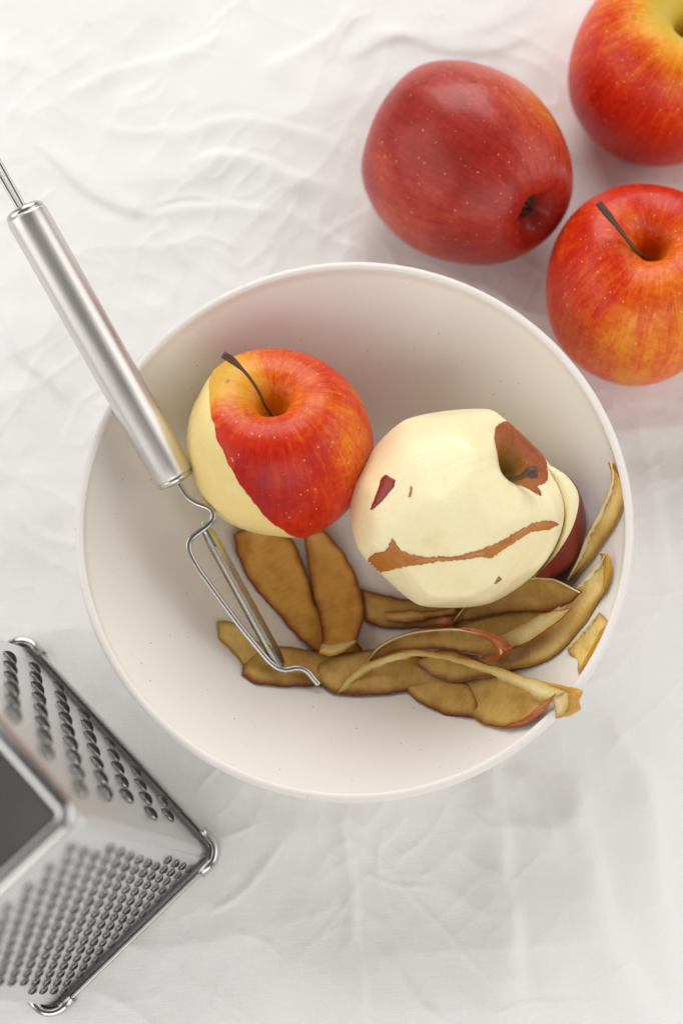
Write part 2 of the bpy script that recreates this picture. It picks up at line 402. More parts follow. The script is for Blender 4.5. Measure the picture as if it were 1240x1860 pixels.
    me.polygons.add(len(fq)); me.polygons.foreach_set('loop_start', np.arange(0, fq.size, 4, dtype=np.int32))
    me.polygons.foreach_set('use_smooth', np.ones(len(fq), bool)); me.update(); me.validate()
    me.materials.append(M_CLOTH)
    o = bpy.data.objects.new('tablecloth', me); COL.objects.link(o)
    tag(o, 'white cotton cloth with soft folds spread under everything', None, None, 'structure')
    return o
build_cloth()

# ================================================================== the bowl
def bowl_in(r):                                  # height of the inner surface
    r = np.minimum(r, BOWL_R); return 0.0095 + (BOWL_H-0.0110)*np.power(r/BOWL_R, 2.55)
def build_bowl():
    pr = []
    for r in np.linspace(0.0, BOWL_R-0.0026, 70): pr.append((r, bowl_in(r)))
    zc = bowl_in(BOWL_R-0.0026)
    lip = 0.0019                                 # rounded lip
    for a in np.linspace(150, -40, 14): pr.append((BOWL_R-lip+lip*math.cos(math.radians(a)), BOWL_H-lip+lip*math.sin(math.radians(a))))
    for r in np.linspace(BOWL_R-0.0012, 0.050, 40): pr.append((r, max(0.004, bowl_in(r)-0.0042-0.0012*(1-r/BOWL_R))))
    pr += [(0.048, 0.0022), (0.047, 0.0008), (0.046, 0.0002), (0.044, 0.0), (0.042, 0.0006), (0.041, 0.0026), (0.0, 0.0030)]
    pr = np.array(pr); n = 200; V = []
    a = np.linspace(0, 2*np.pi, n, endpoint=False)
    for r, z in pr: V.append(np.stack([r*np.cos(a), r*np.sin(a), np.full(n, z)], 1))
    o = mesh_obj('bowl', np.concatenate(V), grid_faces(n, len(pr), True), M_BOWL)
    o.location = (BOWL_C[0], BOWL_C[1], 0)
    tag(o, 'wide off-white speckled ceramic bowl holding apples and peel', 'bowl')
build_bowl()
def on_bowl(px, py, lift=0.0):
    """where the view ray meets the bowl's inner surface raised by lift"""
    d = ray(px, py); lo, hi = 0.40, 0.75
    def g(t):
        p = CAM+d*t; return p[2]-(bowl_in(np.linalg.norm(p[:2]-BOWL_C))+lift)
    for _ in range(50):
        mid = (lo+hi)/2
        if g(mid) > 0: lo = mid
        else: hi = mid
    return CAM+d*lo
def seat_in_bowl(px, py, rpx, squash=1.0):
    """depth at which a ball showing rpx pixels of radius rests on the bowl"""
    lo, hi = 0.45, 0.70
    rr = np.linspace(0, BOWL_R, 200)
    for _ in range(40):
        mid = (lo+hi)/2; c = at_depth(px, py, mid); R = rpx*mid/F_PX
        h = np.linalg.norm(c[:2]-BOWL_C); d = np.sqrt((rr-h)**2+(bowl_in(rr)-c[2])**2).min()
        if d > R*squash and c[2] > 0: lo = mid
        else: hi = mid
    return lo

# ================================================================== apples
PROFILE = np.array([(0.0, 0.40), (0.05, 0.41), (0.10, 0.48), (0.14, 0.60), (0.18, 0.72), (0.25, 0.808), (0.40, 0.865), (0.60, 0.842), (0.78, 0.71),
                    (0.92, 0.48), (0.99, 0.20), (1.0, -0.04), (0.965, -0.28), (0.89, -0.50), (0.77, -0.69), (0.63, -0.81),
                    (0.48, -0.875), (0.35, -0.88), (0.24, -0.835), (0.15, -0.74), (0.07, -0.645), (0.0, -0.62)])
PROF = catmull(PROFILE, 401)
class Apple:
    def __init__(s, name, px, py, rpx, axis, depth=None, z=None, spin=0.0, height=1.0, lobes=(), seed=0, wob=0.03, taper=0.0, tone=0.25, cav=0.6, facets=None, cavw=0.16, shear=(0,0)):
        s.name, s.seed, s.tone0, s.cav, s.cavw, s.lobes, s.facets = name, seed, tone, cav, cavw, lobes, facets
        if depth is None:
            depth = (CAM_H-z)/(-ray(px, py)[2])
        s.depth = depth; s.c = at_depth(px, py, depth); s.R = rpx*depth/F_PX
        s.height, s.wob, s.taper, s.shear = height, wob, taper, shear
        a = camdir(*axis); x = np.cross(np.array([0.0, 0, 1.0]) if abs(a[2]) < 0.9 else np.array([0, 1.0, 0]), a); x /= np.linalg.norm(x); y = np.cross(a, x)
        cs, sn = math.cos(spin), math.sin(spin); x, y = x*cs+y*sn, y*cs-x*sn
        s.rot = np.stack([x, y, a], 1)           # local -> world
    def local(s, phi, t):
        phi = np.asarray(phi, float); t = np.asarray(t, float)
        i = np.clip(t, 0, 1)*400; k = np.clip(i.astype(int), 0, 399); fr = i-k
        r = PROF[k, 0]*(1-fr)+PROF[k+1, 0]*fr; z = PROF[k, 1]*(1-fr)+PROF[k+1, 1]*fr
        r = r*(1-s.taper*np.clip(-z, 0, 1)**1.3)
        sd = s.seed
        lob = 1+s.wob*(np.cos(2*phi+sd)*0.6+0.5*np.cos(3*phi+1.7*sd)+0.5*np.cos(5*phi+0.6*sd)*np.clip(0.4-z*0.9, 0, 1.2)*1.0)
        zz = z*(1+s.wob*1.1*np.cos(phi+2.1*sd)*np.abs(z))*s.height
        zz = zz + 0.02*np.cos(5*phi+0.6*sd)*np.clip(-z-0.5, 0, 1) + s.wob*(1.6*np.cos(3*phi+sd)+2.2*np.cos(2*phi+1.9*sd)+1.2*np.cos(5*phi+2.3*sd))*np.clip(z-0.55, 0, 1)*np.clip(r*4, 0, 1)
        P = np.stack([r*lob*np.cos(phi)+s.shear[0]*z*z*np.sign(z), r*lob*np.sin(phi)+s.shear[1]*z*z*np.sign(z), zz], -1)
        if s.facets is not None:
            for n, d, soft in s.facets:
                e = P@n-d
                e2 = 0.5*(e+np.sqrt(e*e+0.022**2))
                P = P-(e2*(1-soft))[..., None]*n
        return P*s.R
    def normal(s, phi, t):
        e = 1e-3
        a = s.local(phi+e, t)-s.local(phi-e, t); b = s.local(phi, np.minimum(t+e, 1))-s.local(phi, np.maximum(t-e, 0))
        n = np.cross(b, a); L = np.linalg.norm(n, axis=-1, keepdims=True); n = n/np.maximum(L, 1e-12)
        P = s.local(phi, t)
        return n
    def add_attrs(s, o, phi, t, P):
        me = o.data
        st = np.stack([np.cos(phi), np.sin(phi), t*0.55], -1).astype(np.float32)
        at = me.attributes.new('streak', 'FLOAT_VECTOR', 'POINT'); at.data.foreach_set('vector', st.ravel())
        d = P/np.maximum(np.linalg.norm(P, axis=-1, keepdims=True), 1e-9)
        tone = s.tone0+s.cav*np.exp(-(t/s.cavw)**2.0)
        for dr, amt, p in s.lobes:
            q = np.clip(d@(s.rot.T@camdir(*dr)), 0, 1)**p; tone = tone+amt*q
        at = me.attributes.new('tone', 'FLOAT', 'POINT'); at.data.foreach_set('value', np.clip(tone, -0.3, 1.3).astype(np.float32).ravel())
    def place(s, o):
        mw = Matrix.Identity(4)
        for i in range(3):
            for j in range(3): mw[i][j] = s.rot[i, j]
            mw[i][3] = s.c[i]
        o.matrix_world = mw
    def build(s, mat, nu=256, nv=176, dent=None):
        phi, t = np.meshgrid(np.linspace(-np.pi, np.pi, nu, endpoint=False), np.linspace(0, 1, nv))
        phi, t = phi.ravel(), t.ravel()
        P = s.local(phi, t)
        if dent is not None:
            P = P-s.normal(phi, t)*dent(phi, t)[:, None]
        o = mesh_obj(s.name, P, grid_faces(nu, nv, True, True), mat)
        s.add_attrs(o, phi, t, P); s.place(o); s.o = o
        s.P, s.phi, s.t = P, phi, t
        W = P@s.rot.T+s.c
        s.W = W; s.nu, s.nv = nu, nv
        s.bvh = BVHTree.FromPolygons([Vector(v) for v in W], grid_faces(nu, nv, True, True))
        return o
    def hit(s, px, py):
        d = Vector(ray(px, py)).normalized(); r = s.bvh.ray_cast(Vector(CAM), d)
        return (np.array(r[0]), np.array(r[1])) if r[0] is not None else (None, None)
    def to_local(s, W): return (np.asarray(W)-s.c)@s.rot
    def surf(s, px, py):
        """(phi, t) of the surface point seen at a pixel"""
        W, _ = s.hit(px, py)
        if W is None: return None
        k = np.argmin(((s.W-W)**2).sum(1)); return s.phi[k], s.t[k]
    def stem(s, path_px, r0, knob=1.6, base=(0, 0, 0.48), label=None):
        pts = [s.c+s.rot@(np.array(base)*s.R*np.array([1, 1, s.height]))]
        for x, y, k in path_px: pts.append(at_depth(x, y, s.depth-k*s.R))
        L = np.array([s.to_local(p) for p in pts])
        return tube('stem', L, [r0*0.95, r0*0.85, r0*0.8, r0*0.8, r0*0.85, r0*1.0, r0*knob, r0*knob*0.95], M_STEM, s.o, seg=10, n=36, up=(0.3, 1, 0.2))
    def drop(s, px, py, r, h=0.45):
        W, n = s.hit(px, py)
        if W is None: return
        n = np.array(n); 
        if n@(CAM-W) < 0: n = -n
        x = np.cross(n, (0.3, 0.5, 0.9)); x /= np.linalg.norm(x); y = np.cross(n, x)
        V = []; nu, nv = 14, 7
        sx, sy = 1+random.uniform(-.15, .25), 1+random.uniform(-.15, .15)
        for j in range(nv):
            a = j/(nv-1)*math.pi/2
            for i in range(nu):
                b = 2*math.pi*i/nu
                V.append(W+r*math.cos(a)*(x*sx*math.cos(b)+y*sy*math.sin(b))+n*(r*h*math.sin(a)-r*0.06))
        f = grid_faces(nu, nv, True); f.append(tuple(range(nu))[::-1])
        return mesh_obj('water_drop', [s.to_local(v) for v in V], f, M_WATER, s.o)

# --- whole apples on the cloth
GA = 'whole red apples on the cloth'
apA = Apple('apple', 850, 303, 171, (-0.57, 0.52, -0.46), z=0.0350, spin=0.4, height=1.20, seed=1.3, wob=0.034, taper=0.17, tone=0.22, cav=0.30, cavw=0.12,
            lobes=[((0.6, 0.55, 0.45), 0.34, 3), ((-0.7, -0.6, 0.3), 0.16, 4), ((-0.3, 0.1, 0.9), -0.14, 4)])  # upper-right lobe also paints the window's soft sheen into the skin tone
o = apA.build(M_SKIN_DULL); tag(o, 'deep red apple lying on its side behind the bowl, dark hollow facing the bowl', 'apple', GA)
apB = Apple('apple', 1212, 122, 176, (0.10, 0.27, 0.95), z=0.034, spin=1.0, seed=2.6, tone=0.47, cav=0.60, cavw=0.27, wob=0.03,
            lobes=[((0.1, 0.3, 0.8), 0.34, 5), ((-0.6, -0.6, 0.5), -0.22, 3)])
o = apB.build(M_SKIN); tag(o, 'red apple with yellow-green shoulder cut off by the upper right corner', 'apple', GA)
apC = Apple('apple', 1160, 521, 174, (-0.01, 0.40, 0.90), z=0.033, spin=0.2, seed=4.1, tone=0.55, cav=0.25, cavw=0.17, wob=0.028, taper=0.04,
            lobes=[((-0.10, -0.75, 0.5), 0.12, 5), ((-0.8, 0.1, 0.5), -0.18, 3), ((0.2, 0.9, 0.2), -0.25, 3)])
o = apC.build(M_SKIN); tag(o, 'orange-red upright apple with a long dark stem right of the bowl', 'apple', GA)
apC.stem([(1170, 468, 0.60), (1150, 450, 0.82), (1116, 406, 0.95), (1086, 369, 1.02)], 0.00095, 1.5)
for k in range(7):                                  # dried sepals in the blossom end
    a = 2*math.pi*k/7+0.3; q = apA.R
    pts = [np.array([0.05*math.cos(a), 0.05*math.sin(a), -0.63*1.20])*q, np.array([0.10*math.cos(a), 0.10*math.sin(a), -0.71*1.20])*q, np.array([0.07*math.cos(a+.5), 0.07*math.sin(a+.5), -0.79*1.20])*q]
    tube('sepal', pts, [0.0016, 0.0013, 0.0003], M_CALYX, apA.o, seg=6, n=8, up=(0.3, 0.4, 0.2))
# --- half started apple in the bowl
dD = seat_in_bowl(503, 812, 171, 0.93)
apD = Apple('apple', 503, 812, 171, (-0.03, 0.56, 0.82), depth=dD, spin=0.0, seed=0.7, tone=0.35, cav=0.42, cavw=0.20, wob=0.022, taper=0.05,
            lobes=[((-0.15, -0.4, 0.9), -0.16, 5), ((0.75, 0.05, 0.6), 0.20, 5), ((-0.65, 0.65, 0.4), 0.55, 7), ((0.2, 0.95, 0.2), 0.05, 4)])
# first pass to find the peeler's cut in the apple's own coordinates
o = apD.build(M_SKIN, 300, 210)
cut_px = [(381, 716), (384, 745), (386, 772), (398, 815), (420, 860), (448, 898), (482, 935), (515, 962), (540, 979)]
cut = np.array([apD.to_local(apD.hit(*p)[0]) for p in cut_px])
_u_, _s_, _vt_ = np.linalg.svd(cut-cut.mean(0)); cn = _vt_[2]
if cn@(apD.rot.T@camdir(-0.8, -0.5, 0)) < 0: cn = -cn
cd = float((cut@cn).mean())
def dentD(phi, t):
    Pl = apD.local(phi, t); x = Pl@cn-cd+0.0011*(vnoise(Pl.reshape(-1, 3), 190, 4)-0.5)+0.0006*(vnoise(Pl.reshape(-1, 3), 600, 5)-0.5); return np.clip((x+0.0003)/0.0014, 0, 1)*0.0013+0.0018*np.clip((x-0.0005)/0.010, 0, 1)
bvhD = BVHTree.FromPolygons([Vector(v) for v in apD.P], grid_faces(apD.nu, apD.nv, True, True))
me_old = o.data; bpy.data.objects.remove(o); bpy.data.meshes.remove(me_old)
o = apD.build(M_SKIN, 420, 300, dent=dentD)
tag(o, 'red apple with one strip peeled off, long stem, in the bowl beside the peeler', 'apple')
def build_cut_strip():
    ax = np.cross(cn, (0.2, 0.3, 0.9)); ax /= np.linalg.norm(ax); ay = np.cross(cn, ax)
    def cast(psi, rho):
        d = cn*math.cos(rho)+(ax*math.cos(psi)+ay*math.sin(psi))*math.sin(rho)
        h = bvhD.ray_cast(Vector(d)*0.2, Vector(-d)); return np.array(h[0]), np.array(h[1])
    npsi, nr = 150, 30; V = []
    for i in range(npsi):
        psi = 2*math.pi*i/npsi; lo, hi = 0.02, 1.5
        for _ in range(18):
            mid = (lo+hi)/2
            if cast(psi, mid)[0]@cn > cd-0.0018: lo = mid
            else: hi = mid
        for j in range(nr):
            rho = lo*(1-(1-(j+0.5)/nr)**1.3) if j < nr-1 else lo
            p, n = cast(psi, rho); n = n if n@p > 0 else -n
            flat = 0.0016*np.clip((p@cn-cd)/0.010, 0, 1)
            V.append(p-n*(0.00045+flat))
    F = []
    for i in range(npsi):
        k = (i+1) % npsi
        for j in range(nr-1): F.append((i*nr+j, i*nr+j+1, k*nr+j+1, k*nr+j))
    F.append(tuple(i*nr for i in range(npsi)))
    ob = mesh_obj('peeled_strip', V, F, M_FLESH2, apD.o)
    tag(ob, 'pale cut flesh where the skin is gone')
build_cut_strip()
apD.stem([(481, 736, 0.62), (470, 712, 0.72), (450, 682, 0.83), (425, 657, 0.90), (405, 644, 0.94)], 0.00070, 2.1)

# --- nearly fully peeled apple
dE = seat_in_bowl(826, 925, 186, 0.93)
axE = (0.64, 0.52, 0.56)
apE = Apple('apple', 826, 925, 187, axE, depth=dE-0.004, spin=0.0, seed=3.0, tone=0.22, cav=0.95, cavw=0.15, wob=0.02, taper=0.02,
            lobes=[((0.3, -0.6, 0.5), -0.1, 3)])
fac = []
rf = random.Random(5)
def cam_n(x, y, z): return apE.rot.T@camdir(x, y, z)
for (x, y, z, d) in [(-0.75, 0.55, 0.35, 0.90), (-0.95, -0.05, 0.3, 0.93), (-0.62, -0.70, 0.25, 0.88), (0.0, -0.95, 0.2, 0.90), (0.45, -0.80, 0.35, 0.90),
                     (-0.1, 0.95, 0.2, 0.90), (-0.25, 0.45, 0.85, 0.925), (0.15, -0.15, 0.97, 0.92), (-0.45, -0.2, 0.85, 0.93), (-0.10, -0.62, 0.77, 0.91),
                     (0.68, 0.73, 0.02, 0.94), (0.30, 0.75, 0.55, 0.91), (0.45, 0.18, 0.85, 0.90), (0.55, -0.45, 0.70, 0.89), (-0.62, 0.15, 0.75, 0.93), (-0.35, 0.8, 0.45, 0.92)]:
    fac.append((cam_n(x, y, z), d+0.010, 0.20))
apE.facets = fac
o = apE.build(M_FLESH, 320, 230)
tag(o, 'almost fully peeled pale apple with scraps of red skin in the bowl', 'apple')
# skin left in and around its stem hollow
_far = apE.rot.T@camdir(0.62, 0.72, -0.3); PH_FAR = math.atan2(_far[1], _far[0]); PH_TIP = apE.surf(984, 906)[0]
def build_stem_patch():
    nph, ns = 220, 46
    ph = np.linspace(-np.pi, np.pi, nph, endpoint=False)
    wrapd = lambda q: (ph-q+np.pi) % (2*np.pi)-np.pi
    base_t = 0.212+0.060*np.cos(wrapd(PH_FAR))+0.050*np.exp(-(wrapd(PH_TIP)/0.22)**2)
    base_t += 0.006*(vnoise(np.stack([np.cos(ph), np.sin(ph)], 1), 22, 9)-0.5)
    V, PH, TT = [], [], []
    for s_ in np.linspace(0, 1, ns):
        t = base_t*s_; PH.append(ph); TT.append(t)
        P = apE.local(ph, t); N = apE.normal(ph, np.maximum(t, 0.004))
        lift = 0.0004 if s_ < 0.985 else -0.0003
        V.append(P+N*lift)
    ob = mesh_obj('skin_patch', np.concatenate(V), grid_faces(nph, ns, True, True), M_SKIN_DRY, apE.o)
    tag(ob, 'brownish red skin left around the stem hollow')
    apE.add_attrs(ob, np.concatenate(PH), np.concatenate(TT), np.concatenate(V))
build_stem_patch()
apE.stem([(940, 868, 0.66), (956, 860, 0.76), (974, 857, 0.80)], 0.0013, 1.9, base=(0, 0, 0.50))
def skin_scrap(ap, poly, mat, lift=0.0004, step=5.0, name='skin_patch', label=None, rag=1.2, uvstripe=False):
    """a scrap of skin: outline in the picture, laid on the real surface as a thin raised shell"""
    pts = []
    for i in range(len(poly)):
        a = np.array(poly[i], float); b = np.array(poly[(i+1) % len(poly)], float); k = max(2, int(np.linalg.norm(b-a)/3))
        for q in range(k): pts.append(a+(b-a)*q/k+rng.normal(0, rag*0.35, 2)*(q > 0))
    pts = np.array(pts); n = len(pts); lo, hi = pts.min(0), pts.max(0)
    inner = []
    def inside(p):
        x, y = p; c = False; j = n-1
        for i in range(n):
            if (pts[i, 1] > y) != (pts[j, 1] > y) and x < (pts[j, 0]-pts[i, 0])*(y-pts[i, 1])/(pts[j, 1]-pts[i, 1])+pts[i, 0]: c = not c
            j = i
        return c
    for x in np.arange(lo[0], hi[0], step):
        for y in np.arange(lo[1], hi[1], step):
            if inside((x, y)) and np.min(np.linalg.norm(pts-(x, y), axis=1)) > 1.8: inner.append((x, y))
    al = [Vector(p) for p in pts]+[Vector(p) for p in inner]
    v, e, f, ov, oe, of = delaunay_2d_cdt(al, [(i, (i+1) % n) for i in range(n)], [], 1, 1e-4)
    W, idx, ok = [], [], []
    for q, orig in zip(v, ov):
        h, nn = ap.hit(q.x, q.y)
        if h is None: W.append(ap.c); ok.append(False); continue
        if nn@(CAM-h) < 0: nn = -nn
        border = any(k < n for k in orig)
        W.append(h+nn*(lift if not border else lift*0.3)); ok.append(True)
    L = [ap.to_local(w) for w in W]
    F = [tuple(g) for g in f if all(ok[k] for k in g)]
    # skirt down to the flesh
    cnt = {}
    for g in F:
        for a, b in zip(g, g[1:]+g[:1]): cnt[(a, b)] = 1
    L2 = list(L); mp = {}
    for (a, b) in list(cnt):
        if (b, a) not in cnt:
            for k in (a, b):
                if k not in mp:
                    mp[k] = len(L2); d = ap.to_local(W[k]); L2.append(d*(1-0.0011/np.linalg.norm(d)))
            F.append((b, a, mp[a], mp[b]))
    ob = mesh_obj(name, L2, F, mat, ap.o)
    if label: tag(ob, label)
    P = np.array(L2); phi = np.arctan2(P[:, 1], P[:, 0]); t = 0.5+0*phi
    ap.add_attrs(ob, phi, t, P)
    return ob
M_SCRAP = mat_peel_skin('scrap_red', (0.34, 0.030, 0.012), (0.22, 0.016, 0.010))
M_SCRAP2 = mat_peel_skin('scrap_amber', (0.42, 0.13, 0.018), (0.52, 0.20, 0.03))
skin_scrap(apE, [(700, 862), (718, 872), (716, 884), (694, 910), (676, 926), (672, 926), (684, 895), (693, 868)], M_SCRAP, label='small red triangle of skin')
skin_scrap(apE, [(745, 882), (749, 886), (746, 902), (742, 904)], M_SCRAP2)
skin_scrap(apE, [(905, 1046), (911, 1052), (900, 1061), (897, 1059)], M_SCRAP2)
skin_scrap(apE, [(655, 1025), (680, 1005), (700, 1000), (713, 978), (728, 1000), (748, 1008), (775, 1012), (830, 1010), (872, 998), (905, 985), (940, 965), (968, 950), (990, 945),
                 (1004, 947), (1014, 953), (998, 962), (965, 966), (935, 985), (915, 998), (893, 1014), (870, 1012), (845, 1017), (800, 1020), (760, 1026), (720, 1032), (690, 1040), (665, 1046), (656, 1038)],
           M_SCRAP2, rag=2.6, label='long brown sliver of skin running along the side')
# water drops left from washing
for p, r in (((612, 702), .0011), ((600, 716), .0008), ((525, 733), .0007), ((413, 692), .0011), ((460, 751), .0007), ((575, 748), .0006), ((640, 700), .0006), ((548, 652), .0009),
             ((528, 737), .0010), ((505, 757), .0006), ((566, 783), .0006), ((565, 660), .0006), ((447, 752), .0009), ((520, 760), .0005), ((595, 690), .0006)):
    apD.drop(*p, r)
for p, r in (((862, 146), .0013), ((770, 150), .0012), ((846, 134), .0008), ((790, 136), .0007), ((905, 165), .0007), ((875, 160), .0006)): apA.drop(*p, r)
for p, r in (((1062, 438), .0008), ((1020, 480), .0006), ((1095, 450), .0006), ((1130, 355), .0007), ((1210, 470), .0006), ((1100, 355), .0006)): apC.drop(*p, r)
for p, r in (((1150, 30), .0012), ((1165, 36), .0008), ((1120, 60), .0007)): apB.drop(*p, r)

# ================================================================== peel strips
def strip_mesh(A, B, n, mrow, bulge, off, shrink, ragA, ragB, thick_edge, seed):
    """sheet between two 3-D edge curves; returns verts, strip attribute (along, across, rim)"""
    t = np.linspace(0, 1, n)
    L = np.linalg.norm(np.diff((A+B)/2, axis=0), axis=1).sum()
    s = np.r_[0, np.cumsum(np.linalg.norm(np.diff((A+B)/2, axis=0), axis=1))]
    T = np.gradient((A+B)/2, axis=0); X = B-A
    Wd = np.linalg.norm(X, axis=1); N = np.cross(X, T); N /= np.maximum(np.linalg.norm(N, axis=1), 1e-9)[:, None]
    for i in range(1, n):
        if N[i]@N[i-1] < 0: N[i] = -N[i]
    mid = n//2
    if N[mid]@(CAM-A[mid]) < 0: N = -N
    V, AT = [], []
    q = np.stack([s, np.zeros(n)], 1)
    na = (vnoise(q, 260, seed)-0.5)*2.2+(vnoise(q, 900, seed+1)-0.5)*1.3; nb = (vnoise(q, 260, seed+2)-0.5)*2.2+(vnoise(q, 900, seed+3)-0.5)*1.3
    wav = 0.0009*(vnoise(q, 120, seed+4)-0.5)
    for i in range(n):
        v0 = (shrink+ragA*na[i])/max(Wd[i], 1e-4); v1 = 1-(shrink+ragB*nb[i])/max(Wd[i], 1e-4)
        v0, v1 = min(v0, 0.49), max(v1, 0.51)
        vv = v0+(v1-v0)*(0.5-0.5*np.cos(np.linspace(0, np.pi, mrow)))
        e = np.minimum(vv-v0, v1-vv)*Wd[i]; endd = min(s[i], s[-1]-s[i])
        edge = np.minimum(e, endd)
        th = off*np.clip(edge/0.0016, 0.06, 1)**0.7 if off > 0 else 0*vv
        V.append(A[i]+X[i]*vv[:, None]+N[i]*(1.5*bulge*Wd[i]*4*vv*(1-vv)+th+wav[i]*np.sin(vv*9+seed))[:, None])
        rim = np.clip(1-np.minimum(edge, 0.0045)/0.0030, 0, 1)**1.6
        AT.append(np.stack([np.full(mrow, s[i]), vv*Wd[i], rim], 1))
    return np.concatenate(V), np.concatenate(AT), N
def peel(label, EA, EB, flesh, skin, bulge=0.04, thick=0.0009, ragA=0.00025, ragB=0.00025, skin_up=False, n=90, mrow=14, seed=1, inset=0.00042, abs_depth=False, parent=None, name='apple_peel', rimA=0.0, rimB=0.0):
    A = catmull([on_bowl(x, y, l/1000.0) for x, y, l in EA], n); B = catmull([on_bowl(x, y, l/1000.0) for x, y, l in EB], n)
    V, AT, N = strip_mesh(A, B, n, mrow, bulge, 0.0, 0.0, ragA, ragB, 0, seed)
    f = grid_faces(mrow, n)
    V2, AT2, N2 = strip_mesh(A, B, n, mrow, bulge, thick, inset, ragA, ragB, 0, seed)
    nn = np.repeat(N, mrow, axis=0)*(-1 if skin_up else 1)
    base = A[n//2]
    if skin_up: V2 = V-(V2-V) - nn*0.0
    top = mesh_obj(name, V2-base, f, flesh); top.location = base
    at = top.data.attributes.new('strip', 'FLOAT_VECTOR', 'POINT'); at.data.foreach_set('vector', AT2.astype(np.float32).ravel())
    # skin as thin two-faced shell just under the flesh
    k = len(V); Vs = np.concatenate([V-nn*0.00005, V-nn*0.00038])
    fs = list(f)+[tuple(i+k for i in g[::-1]) for g in f]
    ring = [i for i in range(mrow)]+[j*mrow+mrow-1 for j in range(1, n)]+[(n-1)*mrow+i for i in range(mrow-2, -1, -1)]+[j*mrow for j in range(n-2, 0, -1)]
    for a, b in zip(ring, ring[1:]+ring[:1]): fs.append((a, b, b+k, a+k))
    sk = mesh_obj('skin', Vs-base, fs, skin, top)
    for wr, side in ((rimA, 0), (rimB, 1)):          # the thick pale cut edge of the flesh
        if wr <= 0: continue
        Wd = np.linalg.norm(B-A, axis=1); q = np.linspace(0, 1, n)
        env = np.clip(np.sin(np.pi*q), 0, 1)**0.6*(0.55+0.9*vnoise(np.stack([q*30, q*0], 1), 1.0, seed+9)); k0 = 0.00025/np.maximum(Wd, 1e-4); k1 = k0+wr*env/1000/np.maximum(Wd, 1e-4)
        k1 = np.minimum(k1, 0.45); E_ = []
        for f_ in (0.0, 0.35, 0.7, 1.0):
            vv = k0+(k1-k0)*f_; vv = vv if side == 0 else 1-vv
            E_.append(A+(B-A)*vv[:, None]+N*(1.5*bulge*Wd*4*vv*(1-vv)+(0.0003, 0.0013, 0.0014, 0.0004)[(0, 1, 2, 3)[int(round(f_*3))]])[:, None])
        Ve = np.stack(E_, 1).reshape(-1, 3)
        ce = mesh_obj('cut_edge', Ve-base, grid_faces(4, n), PF_CREAM, top)
    if parent is None: tag(top, label, 'apple peel', 'apple peels in the bowl')
    else:
        top.parent = parent; top.location = base-np.array(parent.location); tag(top, label)
        sk.parent = parent; sk.location = top.location
    return top

PF_OLIVE = mat_peel_flesh('peel_inside_olive', (0.70, 0.46, 0.15), (0.50, 0.29, 0.065), (0.22, 0.06, 0.008))
PF_AMBER = mat_peel_flesh('peel_inside_amber', (0.84, 0.47, 0.13), (0.64, 0.32, 0.06), (0.28, 0.055, 0.008))
PF_PALE = mat_peel_flesh('peel_inside_pale', (0.88, 0.66, 0.27), (0.72, 0.46, 0.12), (0.44, 0.20, 0.02))
PF_CREAM = mat_peel_flesh('peel_inside_cream', (0.82, 0.70, 0.40), (0.74, 0.58, 0.26), (0.60, 0.40, 0.10))
PS_RED = mat_peel_skin('peel_skin_red', (0.24, 0.030, 0.008), (0.17, 0.030, 0.008))
PS_ORANGE = mat_peel_skin('peel_skin_orange', (0.50, 0.14, 0.018), (0.40, 0.08, 0.012))
PS_GOLD = mat_peel_skin('peel_skin_gold', (0.60, 0.34, 0.03), (0.50, 0.22, 0.02))

